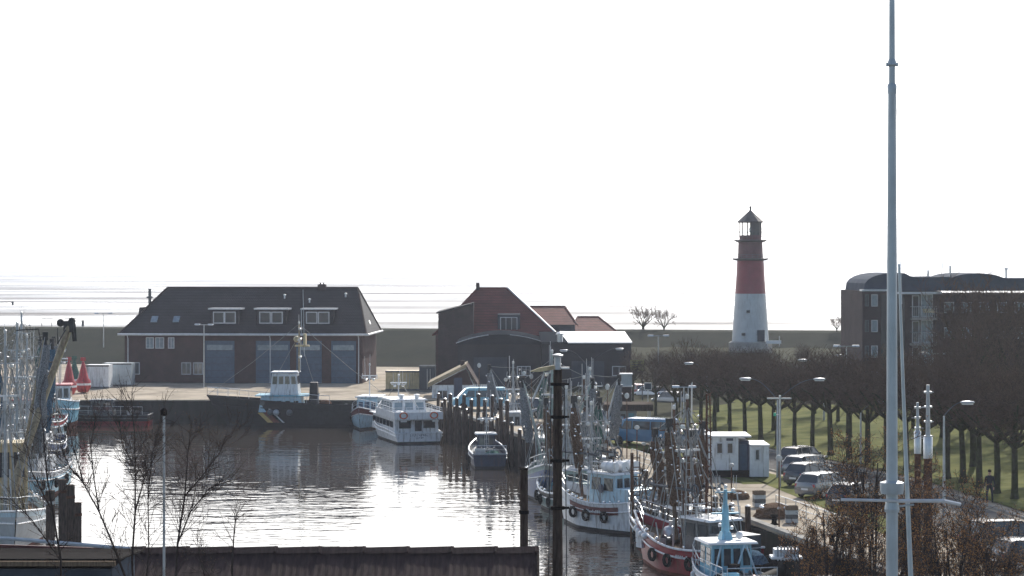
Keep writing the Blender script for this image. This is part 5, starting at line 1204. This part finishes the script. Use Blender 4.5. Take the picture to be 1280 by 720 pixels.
car('white car at the far end of the promenade by the notice board', gx(812, 500), 40, 'carwhite'); car('silver car beside the distant white one', gx(838, 508), 40, 'silver'); car('red car at the far end of the promenade', gx(792, 497), 30, 'carred')
car('grey car parked behind the red cutter masts', gx(862, 560), 60, 'silver')

# white site cabin
def cabin():
    Y = gY(597); u = Y/F; t = thing('site_cabin', 'white site cabin with dark door on the promenade lot', 'cabin', (X_(922, Y), Y, QZ+.01), 0); z = lambda p: Z_(p, Y)-QZ; x = lambda p: (p-922)*u
    b = MB().box(x(884), x(923), 0, 3.2, z(588), z(547)).box(x(937), x(961), -.1, 3.2, z(596), z(558)).build('wall', 'white', t)
    MB().box(x(923)+.01, x(937)-.01, .25, 3.0, z(598), z(552)).build('door_recess', 'navy', t); MB().box(x(882), x(939), -.15, 3.3, z(547)+.005, z(545)).box(x(937.5), x(962), -.2, 3.3, z(558)+.005, z(556)).build('roof', 'fascia', t)
    MB().box(x(885), x(960), .15, 3.1, 0, z(588)-.02).build('skirt', 'black', t)
    window(t, x(895), x(904), -.005, z(568), z(553), frame='fascia', bars=0); window(t, x(908), x(917), -.005, z(568), z(553), frame='fascia', bars=0); window(t, x(943), x(950), -.105, z(576), z(561), frame='fascia', bars=0)
    MB().box(x(925), x(934), .19, .24, .1, z(556)).build('door', 'doorblue', t)
    MB().box(x(910)-.1, x(910)+.3, -.1, -.01, z(551), z(548)).build('sign_plate', 'navy', t)
cabin()
# kiosk with flat canopy
def kiosk():
    Y = 172; u = Y/F; t = thing('quay_kiosk', 'kiosk with wide dark flat canopy and pale blue walls', 'kiosk', (X_(786, Y), Y, QZ)); z = lambda p: Z_(p, Y)-QZ; x = lambda p: (p-786)*u
    MB().box(x(755), x(816), -.8, 3, z(513), z(505)).build('canopy', 'timber', t); w_ = MB().box(x(771), x(796), .4, 2.8, 0, z(513)-.01).build('wall', 'mastgrey', t); MB().box(x(774), x(782), .34, .39, .6, z(518)).build('window', 'glass', w_); MB().box(x(786), x(793), .34, .39, 0, z(517)).build('door', 'paleblue', w_)
    for p in (758, 765, 812): MB().tube((x(p), -.6, 0), (x(p), -.6, z(513)), .07, n=8).build('post', 'galv', t)
kiosk()
# white pale hut by the dinghy
def kerb_hut():
    Y = 99; u = Y/F; t = thing('white_service_box', 'white topped service box on the quay beside the dinghy', 'cabinet', (X_(985, Y), Y, QZ)); z = lambda p: Z_(p, Y)-QZ
    MB().box(-.6, .5, 0, .7, -.05, z(699)).build('body', 'white', t); MB().box(-.75, .65, -.12, .8, z(699)+.003, z(696)).build('lid', 'cleanwhite', t)
    m = MB(); [m.box(-.5+k*.15, -.42+k*.15, -.03, -.003, .1, z(701)) for k in range(7)]; m.build('slat', 'steel', t)
kerb_hut()
# quay railings
for nm, ys, lb in (('a', (100, 112), 'galvanised railing above the light blue boat'), ('b', (128, 140), 'galvanised railing behind the white trawler')):
    t = thing('quay_railing', lb, 'railing', (quayX(ys[0])+2.4, ys[0], QZ)); dx = quayX(ys[1])-quayX(ys[0]); dy = ys[1]-ys[0]
    m = MB(); [m.tube((dx*i/8, dy*i/8, 0), (dx*i/8, dy*i/8, 1.05), .025, n=5) for i in range(9)]; m.build('post', 'galv', t)
    m = MB(); [m.tube((0, 0, h_), (dx, dy, h_), .022, n=5) for h_ in (.35, .7, 1.05)]; m.build('rail', 'galv', t)
# wooden barrels / fish-box pallets on the quay
pal = thing('fish_box_stack', 'stack of plastic fish boxes on the east quay', 'crate stack', (0, 0, 0), 0, 'fish box stacks on the east quay')
for k in range(4):
    m = MB(); z0 = .05+k*.28; m.box(-.4, .4, -.3, -.27, z0, z0+.26).box(-.4, .4, .27, .3, z0, z0+.26).box(-.4, -.37, -.27, .27, z0, z0+.26).box(.37, .4, -.27, .27, z0, z0+.26).box(-.37, .37, -.27, .27, z0, z0+.03); m.build('fish_box', ('steel', 'darksteel', 'mastgrey', 'timberlight')[k], pal)
rd = random.Random(77)
for i in range(8):
    y = 108+i*8.3+rd.uniform(-1, 1); p = (quayX(y)+rd.uniform(1.6, 3.0), y, QZ)
    if i == 0: pal.location = p; pal.scale = (.75, .75, .75)
    else: dup(pal, p, rd.uniform(0, 90), sc=.75)

# slim flag and marker poles along the quay, stacked gear
mp_ = thing('marker_pole', 'slim steel marker pole with small disc top on the east quay', 'pole', (0, 0, 0), 0, 'slim marker poles on the east quay')
MB().tube((0, 0, -.05), (0, 0, 3.4), .04, .03, 7).build('shaft', 'rustpole', mp_, True); MB().lathe([(.02, -.04), (.16, -.03), (.16, .03), (.02, .04)], (0, 0, 3.35), 10, 'y').build('disc', 'galv', mp_)
rd = random.Random(31)
for i in range(16):
    y = 109+i*5.1+rd.uniform(-2, 2); p = (quayX(y)+rd.uniform(.6, 3.5), y, QZ); sc = rd.uniform(.6, 1.35)
    if i == 0: mp_.location = p
    else: dup(mp_, p, rd.uniform(-30, 30), sc=(1, 1, sc))
nh = thing('net_heap', 'heap of brown fishing net lying on the east quay', 'net heap', (0, 0, 0), 0, 'net heaps on the east quay'); rings = []
for i in range(6):
    u = i/5; rr = 1.0*math.cos(u*1.45); rings.append([(rr*rd.uniform(.75, 1.2)*math.cos(2*math.pi*j/16), rr*rd.uniform(.75, 1.2)*math.sin(2*math.pi*j/16), .75*math.sin(u*1.45)-.02) for j in range(16)])
MB().loft(rings).build('net', 'netbrown', nh); m = MB()
for i in range(14): a = rd.uniform(0, 6.28); m.ball((math.cos(a)*.7, math.sin(a)*.7, .5), .09, 7)
m.build('heap_glint_floats', 'polished', nh, True)  # shiny floats added on the heap to sparkle in the sun
for i in range(9):
    y = 112+i*8.2+rd.uniform(-2, 2); p = (quayX(y)+rd.uniform(1.5, 3.6), y, QZ)
    if i == 0: nh.location = p
    else: dup(nh, p, rd.uniform(0, 360), sc=rd.uniform(.6, 1.0))

# ------------------------------------------------------------------ trees
def rvec(rd, s): return Vector((rd.uniform(-s, s), rd.uniform(-s, s), rd.uniform(-s, s)))
def grow(rd, limbs, twigs, p, d, L, r, lev, maxlev, spread=.6, up=.15, kids=(4, 6), leafs=None, minr=.012, lf=.05):
    n = 3; q = Vector(p); d = Vector(d).normalized(); pts = [q.copy()]
    for i in range(n):
        d = (d+rvec(rd, .16)+Vector((0, 0, up*.3))).normalized(); q = q+d*L/n; pts.append(q.copy())
    tgt = limbs if lev < 2 else twigs
    for i in range(n):
        tgt.tube(pts[i], pts[i+1], max(minr, r*(1-.25*i)), max(minr*.8, r*(1-.25*(i+1))), 6 if lev == 0 else (5 if lev == 1 else 3))
    if leafs is not None and lev >= maxlev-1:
        for k in range(rd.randint(2, 4)):
            c = pts[rd.randint(1, n)]+rvec(rd, .06); a = rvec(rd, 1).normalized()*lf; b = a.orthogonal().normalized()*lf*rd.uniform(.5, .9); leafs.face(c-a, c+b, c+a, c-b)
    if lev >= maxlev: return
    for k in range(rd.randint(*kids)):
        u = rd.uniform(.3, 1.0); i = min(n-1, int(u*n)); c = pts[i].lerp(pts[i+1], u*n-i)
        nd = (d*(1-spread*.6)+rvec(rd, 1).normalized()*spread+Vector((0, 0, up))).normalized()
        grow(rd, limbs, twigs, c, nd, L*rd.uniform(.5, .72), max(minr, r*.5), lev+1, maxlev, spread, up, kids, leafs, minr, lf)
def linden(seed, H_=7.0, trunk=2.7, R_=2.5, n=340):
    """pollarded lime: short stout trunk, knuckled limbs and a dense round head of bare twigs"""
    rd = random.Random(seed); li = MB(); tw = MB(); top = Vector((rd.uniform(-.1, .1), rd.uniform(-.1, .1), trunk))
    li.path([(0, 0, -.4), (rd.uniform(-.05, .05), 0, trunk*.5), top], .19, 9, .15); li.lathe([(.3, -.3), (.24, .05), (.19, .35)], n=9)
    ends = []
    for k in range(7):
        a = 2*math.pi*k/7+rd.uniform(-.3, .3); e = top+Vector((math.cos(a)*R_*.5, math.sin(a)*R_*.5, rd.uniform(.7, 1.9))); mid = top.lerp(e, .5)+Vector((0, 0, -.1)); li.path([top, mid, e], .11, 6, .06); ends.append(e)
        e2 = e+Vector((math.cos(a+rd.uniform(-.6, .6))*R_*.25, math.sin(a)*R_*.25, rd.uniform(.3, .9))); li.path([e, e2], .06, 5, .04); ends.append(e2)
    e = top+Vector((0, 0, 1.9)); li.path([top, e], .12, 6, .06); ends.append(e); ends.append(e)
    for k in range(n):
        s = rd.choice(ends); u = rd.uniform(-1, 1); a = rd.uniform(0, 2*math.pi); rr = rd.uniform(.55, 1)**.5; hgt = (H_-trunk)
        t_ = Vector((R_*rr*math.sqrt(1-u*u)*math.cos(a), R_*rr*math.sqrt(1-u*u)*math.sin(a), trunk+hgt*.5+u*rr*hgt*.5)); 
        if t_.z < trunk+.25: t_.z = trunk+.25+rd.random()*.5
        c = s.lerp(t_, .5)+rvec(rd, .3); tw.tube(s, c, .022, .017, 3); tw.tube(c, t_, .017, .01, 3)
        for j in range(3):
            v = rd.uniform(.2, .9); b = c.lerp(t_, v); tw.tube(b, b+rvec(rd, .55)+Vector((0, 0, .15)), .013, .009, 3)
    return li, tw
def tree_obj(name, label, group, li, tw, lm='bark', tm='twig', leaf=None, lfm='brownleaf'):
    t = thing(name, label, 'tree', (0, 0, 0), 0, group); li.build('trunk', lm, t, True); tw.build('crown', tm, t)
    if leaf and leaf.v: leaf.build('leaves', lfm, t)
    return t
vars_ = []
for s in range(4):
    li, tw = linden(100+s, 6.8+.25*s, 2.6+.1*s, 2.5, 215); vars_.append(tree_obj('lime_tree', 'bare pollarded lime tree in the row along the promenade', 'lime trees in the row along the promenade', li, tw))
used = set(); rd = random.Random(5)
def put(v, loc, sc=1.0, label=None, group=None):
    if v not in used:
        used.add(v); o = vars_[v]; o.location = loc; o.rotation_euler = (0, 0, rd.uniform(0, 6)); o.scale = (sc, sc, sc)
        if label: o['label'] = label
        if group: o['group'] = group
        return o
    return dup(vars_[v], loc, rd.uniform(0, 360), label, group, (sc*rd.uniform(.86, 1.1), sc*rd.uniform(.86, 1.1), sc*rd.uniform(.94, 1.04)))
def psc(x, y):
    px = 640+x*F/y; yt = 434 if px < 1150 else (434-(px-1150)*.9 if px < 1190 else 396)
    return max(.45, min(1.15, (Z_(yt, y)-landz(x, y))/7.0))*rd.uniform(.93, 1.03)
ORD = 'first second third fourth fifth sixth seventh eighth ninth tenth eleventh twelfth thirteenth fourteenth fifteenth sixteenth seventeenth eighteenth nineteenth twentieth twenty-first twenty-second'.split()
y = 119.3; i = 0
while y < 176:
    x = lin(TREEL, y); put(i % 4, (x, y, landz(x, y)), min(1.05, psc(x, y)), '%s bare pollarded lime of the promenade row, counted from the frame edge' % ORD[i]); y += 2.75; i += 1
# park trees on the bank and behind
for (x, y) in [(lin(TREEL, yy_)+5+rd.uniform(-1, 1.5), yy_) for yy_ in (128, 136, 143, 151, 158, 166, 174, 183)]+[(lin(TREEL, yy_)+11+rd.uniform(-1.5, 1.5), yy_+rd.uniform(-2, 2)) for yy_ in (142, 152, 160, 170, 178, 187, 196, 205)]+[(12, 184), (14.5, 190), (18, 200), (20, 212), (25, 222), (15, 218), (30, 228), (36, 216), (24, 206), (11, 200), (13.5, 208)]:
    put(rd.randint(0, 3), (x, y, landz(x, y)-.1), psc(x, y), 'bare round headed tree in the park behind the promenade row', 'bare trees in the park behind the promenade')
def bigtree(seed, h):
    rd_ = random.Random(seed); li = MB(); tw = MB(); li.path([(0, 0, -.4), (.1, 0, h*.16), (.05, .1, h*.3)], .3, 10, .22)
    for k in range(9):
        a = 2*math.pi*k/9+rd_.uniform(-.3, .3); z = h*rd_.uniform(.2, .32); e = Vector((math.cos(a)*.8, math.sin(a)*.8, rd_.uniform(.9, 1.8)))
        grow(rd_, li, tw, (.05, .1, z), e, h*.31, .13, 1, 5, .62, .2, (3, 4), None, .014)
    return li, tw
bt = []
for k, (px, Y, s_, lb) in enumerate(((1215, 158, 12.5, 'tall wide bare tree in front of the apartment block'), (1268, 150, 11.5, 'tall bare tree at the frame edge before the apartment block'), (1200, 170, 8.0, 'lower bare tree beside the balconies'), (1240, 176, 13, 'tall bare tree behind the widest one by the apartment block'))):
    if k < 2: li, tw = bigtree(31+k, s_); o = tree_obj('bare_tree', lb, 'tall bare trees before the apartment block', li, tw); bt.append(o)
    else: o = dup(bt[k-2], (0, 0, 0), 0, lb, None, s_/12.5); 
    x = X_(px, Y); o.location = (x, Y, landz(x, Y)); o.rotation_euler = (0, 0, k*1.3)
# small trees on the dike crest, sunlit and bare
rd2 = random.Random(9); li = MB(); tw = MB(); li.tube((0, 0, -.3), (0, 0, .8), .12, .09)
for k in range(7): a = k*.9; grow(rd2, li, tw, (0, 0, .5), (math.cos(a)*.8, math.sin(a)*.8, 1.1), 1.2, .06, 1, 4, .6, .15, (3, 4), None, .014)
dt = tree_obj('dike_tree', 'small round bare tree on the dike beyond the white roofed hall', 'small trees on the dike', li, tw, tm='bud'); dt.location = (X_(804, 286), 286, 6.1); dt.scale = (1.7, 1.7, 1.35)
dup(dt, (X_(830, 285), 285, 6.0), 80, 'thinner bare tree on the dike beside the round one', None, (1.1, 1.1, 1.25)); dup(dt, (X_(1046, 279), 279, 6.2), 200, 'tiny bare tree on the dike next to the apartment corner', None, (.8, .8, .9))

# foreground saplings, west
def sapling(label, leaders, Y, seed, base, twigden=9, tl=.55, rad=.035, leafm='bud', name='sapling', group='bare saplings in front of the boathouse', nleaf=3, lf=.012):
    rd_ = random.Random(seed); o = Vector((X_(base[0], Y), Y, QZ)); t = thing(name, label, 'tree', o, 0, group); li = MB(); tw = MB(); lv = MB()
    for lead in leaders:
        pts = [P(px, py, Y+rd_.uniform(-.5, .5))-o for px, py in lead]
        if lead[0] == base: pts[0] = Vector((0, 0, -.2))
        n = len(pts)-1
        for i in range(n):
            a = rad*(1-.85*i/n) if lead[0] == base else rad*.5*(1-.7*i/n); b = rad*(1-.85*(i+1)/n) if lead[0] == base else rad*.5*(1-.7*(i+1)/n); li.tube(pts[i], pts[i+1], max(a, .009), max(b, .007), 6)
            d = (pts[i+1]-pts[i])
            if pts[i+1].z+QZ < Z_(730, Y): continue
            for k in range(twigden):
                c = pts[i].lerp(pts[i+1], rd_.random()); nd = (d.normalized()*.8+rvec(rd_, 1).normalized()*.75+Vector((0, 0, .2))).normalized(); grow(rd_, tw, tw, c, nd, tl*rd_.uniform(.5, 1.3), .007, 3, 4, .55, .15, (2, 4), lv, .0045, lf)
    li.build('trunk', 'twigdark', t, True); tw.build('crown', 'twigdark', t); lv.build('leaves', leafm, t)
    return t
sapling('forked sapling closest to the dolphin piles', [[(170, 1100), (166, 850), (156, 720), (141, 680), (124, 640), (104, 603), (92, 560), (84, 528)], [(124, 640), (117, 595), (113, 555), (120, 522)], [(104, 603), (88, 585), (76, 560)]], 45, 1, (170, 1100))
sapling('bushy sapling with upright stems left of the slim grey post', [[(186, 1100), (172, 850), (165, 700), (169, 640), (169, 585), (168, 540), (164, 500)], [(169, 585), (153, 556), (148, 520)], [(172, 850), (186, 690), (185, 620), (190, 570), (203, 520)], [(169, 640), (180, 600), (198, 560)]], 46, 2, (186, 1100), 12)
sapling('wide sapling leaning out just past the slim grey post', [[(215, 1100), (212, 850), (222, 680), (231, 620), (235, 565), (240, 525)], [(231, 620), (252, 596), (275, 565), (284, 540)], [(222, 680), (238, 640), (262, 610), (290, 600)]], 44, 3, (215, 1100), 11)
sapling('thin sapling in front of the pale trawler hull', [[(82, 1100), (78, 850), (76, 700), (66, 640), (58, 590), (54, 540), (50, 500)], [(66, 640), (40, 590), (30, 540)], [(76, 700), (40, 650), (10, 620)]], 46, 4, (82, 1100), 9)
sapling('low thin sapling at the open middle of the boathouse roof', [[(300, 1100), (296, 850), (290, 710), (293, 660), (296, 640)], [(296, 850), (270, 730), (240, 690)], [(296, 850), (262, 740), (250, 700), (246, 668)]], 45, 5, (300, 1100), 6, .4)
# slim grey post with dark lantern
Y = 47; t = thing('slim_lamp_post', 'slim grey post with small dark lantern among the saplings', 'street lamp', (X_(205, Y), Y, QZ)); h = Z_(520, Y)-QZ
MB().tube((0, 0, -.1), (0, 0, h), .035, .025, 8).build('pole', 'steel', t, True); MB().lathe([(.03, h), (.07, h+.03), (.06, h+.13), (.02, h+.17)], n=8).tube((0, 0, h+.05), (-.08, 0, h+.12), .02).build('lantern', 'black', t, True)

# brown leaved shrubs, east foreground
def shrub(label, px, Y, ptop, wpx, seed, leaf='brownleaf', nst=9, maxlev=5):
    rd_ = random.Random(seed); o = Vector((X_(px, Y), Y, QZ)); t = thing('brown_shrub', label, 'shrub', o, 0, 'brown shrubs in front of the promenade'); li = MB(); tw = MB(); lv = MB(); h = Z_(ptop, Y)-QZ; w_ = wpx*Y/F
    for k in range(nst):
        a = rd_.uniform(0, 2*math.pi); q = rd_.uniform(.1, 1); top = Vector((math.cos(a)*w_*.36*q, math.sin(a)*w_*.36*q, h*rd_.uniform(.62, .9))); mid = top*.5+Vector((rd_.uniform(-.2, .2), rd_.uniform(-.2, .2), 0)); b = Vector((top.x*.15, top.y*.15, -.2))
        li.path([b, mid, top], .06, 6, .02)
        for j in range(7):
            u = .25+.75*rd_.random(); c = (b.lerp(mid, u*2) if u < .5 else mid.lerp(top, u*2-1)); nd = Vector((math.cos(a+rd_.uniform(-1.5, 1.5))*.6, math.sin(a+rd_.uniform(-1.5, 1.5))*.6, 1)); grow(rd_, li, tw, c, nd, h*.2, .016, 2, maxlev, .7, .12, (2, 3), lv, .008, .024)
    li.build('stem', 'twigdark', t, True); tw.build('twigs', 'twigdark', t); lv.build('leaves', leaf, t)
shrub('upright brown shrub just before the steel mast', 1086, 74, 548, 62, 1); shrub('thick brown shrub below the mast cross arm', 1040, 70, 622, 80, 2, nst=10)
shrub('reddish brown shrub between the mast and the banded poles', 1140, 76, 590, 60, 3); shrub('broad tawny shrub before the large dark car', 1185, 68, 640, 90, 4, nst=11); shrub('low tawny shrub at the corner of the frame', 1245, 66, 662, 100, 5, nst=11); shrub('low brown shrub by the white service box', 1010, 78, 648, 46, 6, nst=7); shrub('reddish shrub directly behind the steel mast foot', 1118, 79, 612, 50, 7); shrub('tawny shrub between the banded poles and the large dark car', 1218, 72, 628, 70, 8, nst=9)

# ------------------------------------------------------------------ person walking along the row of limes
def person():
    Y = 117.5; x = X_(1237, Y); t = thing('person', 'person in dark jacket and trousers walking beside the lime trees', 'person', (x, Y, QZ+.01), 160)
    me = bpy.data.meshes.new('body'); 
    V = [(0, 0, .95, .13), (0, 0, 1.15, .13), (0, 0, 1.38, .15), (0, .01, 1.5, .06), (0, .02, 1.6, .075), (0, .02, 1.7, .085),
         (.1, 0, .88, .09), (.12, .12, .5, .06), (.12, .06, .1, .045), (.12, .2, .05, .035), (-.1, 0, .88, .09), (-.12, -.06, .5, .06), (-.12, -.22, .12, .045), (-.12, -.1, .05, .035),
         (.19, 0, 1.42, .06), (.25, -.06, 1.13, .045), (.25, .05, .88, .03), (-.19, 0, 1.42, .06), (-.25, .04, 1.13, .045), (-.24, .16, .9, .03)]
    E = [(0, 1), (1, 2), (2, 3), (3, 4), (4, 5), (0, 6), (6, 7), (7, 8), (8, 9), (0, 10), (10, 11), (11, 12), (12, 13), (2, 14), (14, 15), (15, 16), (2, 17), (17, 18), (18, 19)]
    for b, s_ in ((16, 1), (19, -1)):
        p = V[b]
        V.append((p[0], p[1]+.01, p[2]-.07, .025)); pb = len(V)-1; E.append((b, pb))
        for k in range(4): V.append((p[0]+(k-1.5)*.018, p[1]+.03, p[2]-.15-.01*(k in (1, 2)), .009)); E.append((pb, len(V)-1))
        V.append((p[0]-s_*.03, p[1]+.05, p[2]-.08, .01)); E.append((pb, len(V)-1))
    me.from_pydata([v[:3] for v in V], E, []); o = bpy.data.objects.new('body', me); COL.objects.link(o)
    sk = o.modifiers.new('skin', 'SKIN'); sb = o.modifiers.new('sub', 'SUBSURF'); sb.levels = sb.render_levels = 2
    for i, v in enumerate(V): me.skin_vertices[0].data[i].radius = (v[3], v[3])
    me.skin_vertices[0].data[0].use_root = True
    dg = bpy.context.evaluated_depsgraph_get(); m2 = bpy.data.meshes.new_from_object(o.evaluated_get(dg)); bpy.data.objects.remove(o)
    m2.materials.clear(); [m2.materials.append(MT[k]) for k in ('jacket', 'trousers', 'skin', 'black')]
    for p in m2.polygons:
        c = p.center; p.use_smooth = True
        p.material_index = 2 if c.z > 1.52 or (abs(c.x) > .2 and c.z < .9) else (3 if c.z < .1 else (1 if c.z < .86 else 0))
    b = bpy.data.objects.new('body', m2); COL.objects.link(b); b.parent = t
    MB().lathe([(.095, 0), (.1, .06), (.08, .12), (.02, .15)], (0, 0, 1.68), 14).build('hair', 'hair', t, True)
    MB().box(-.012, .012, .09, .125, 1.63, 1.67).build('nose', 'skin', t)
person()

# ------------------------------------------------------------------ sea air
hz = MB().box(-30500, 30500, -80, 33000, -4, 25).build('haze', 'white'); hz['kind'] = 'stuff'
hm = bpy.data.materials.new('sea_haze'); hm.use_nodes = True; n = hm.node_tree.nodes; n.remove(n['Principled BSDF'])
pv = n.new('ShaderNodeVolumePrincipled'); pv.inputs['Color'].default_value = (.80, .86, 1, 1); pv.inputs['Density'].default_value = .00018; pv.inputs['Anisotropy'].default_value = .4
hm.node_tree.links.new(pv.outputs[0], n['Material Output'].inputs['Volume']); hz.data.materials.clear(); hz.data.materials.append(hm)
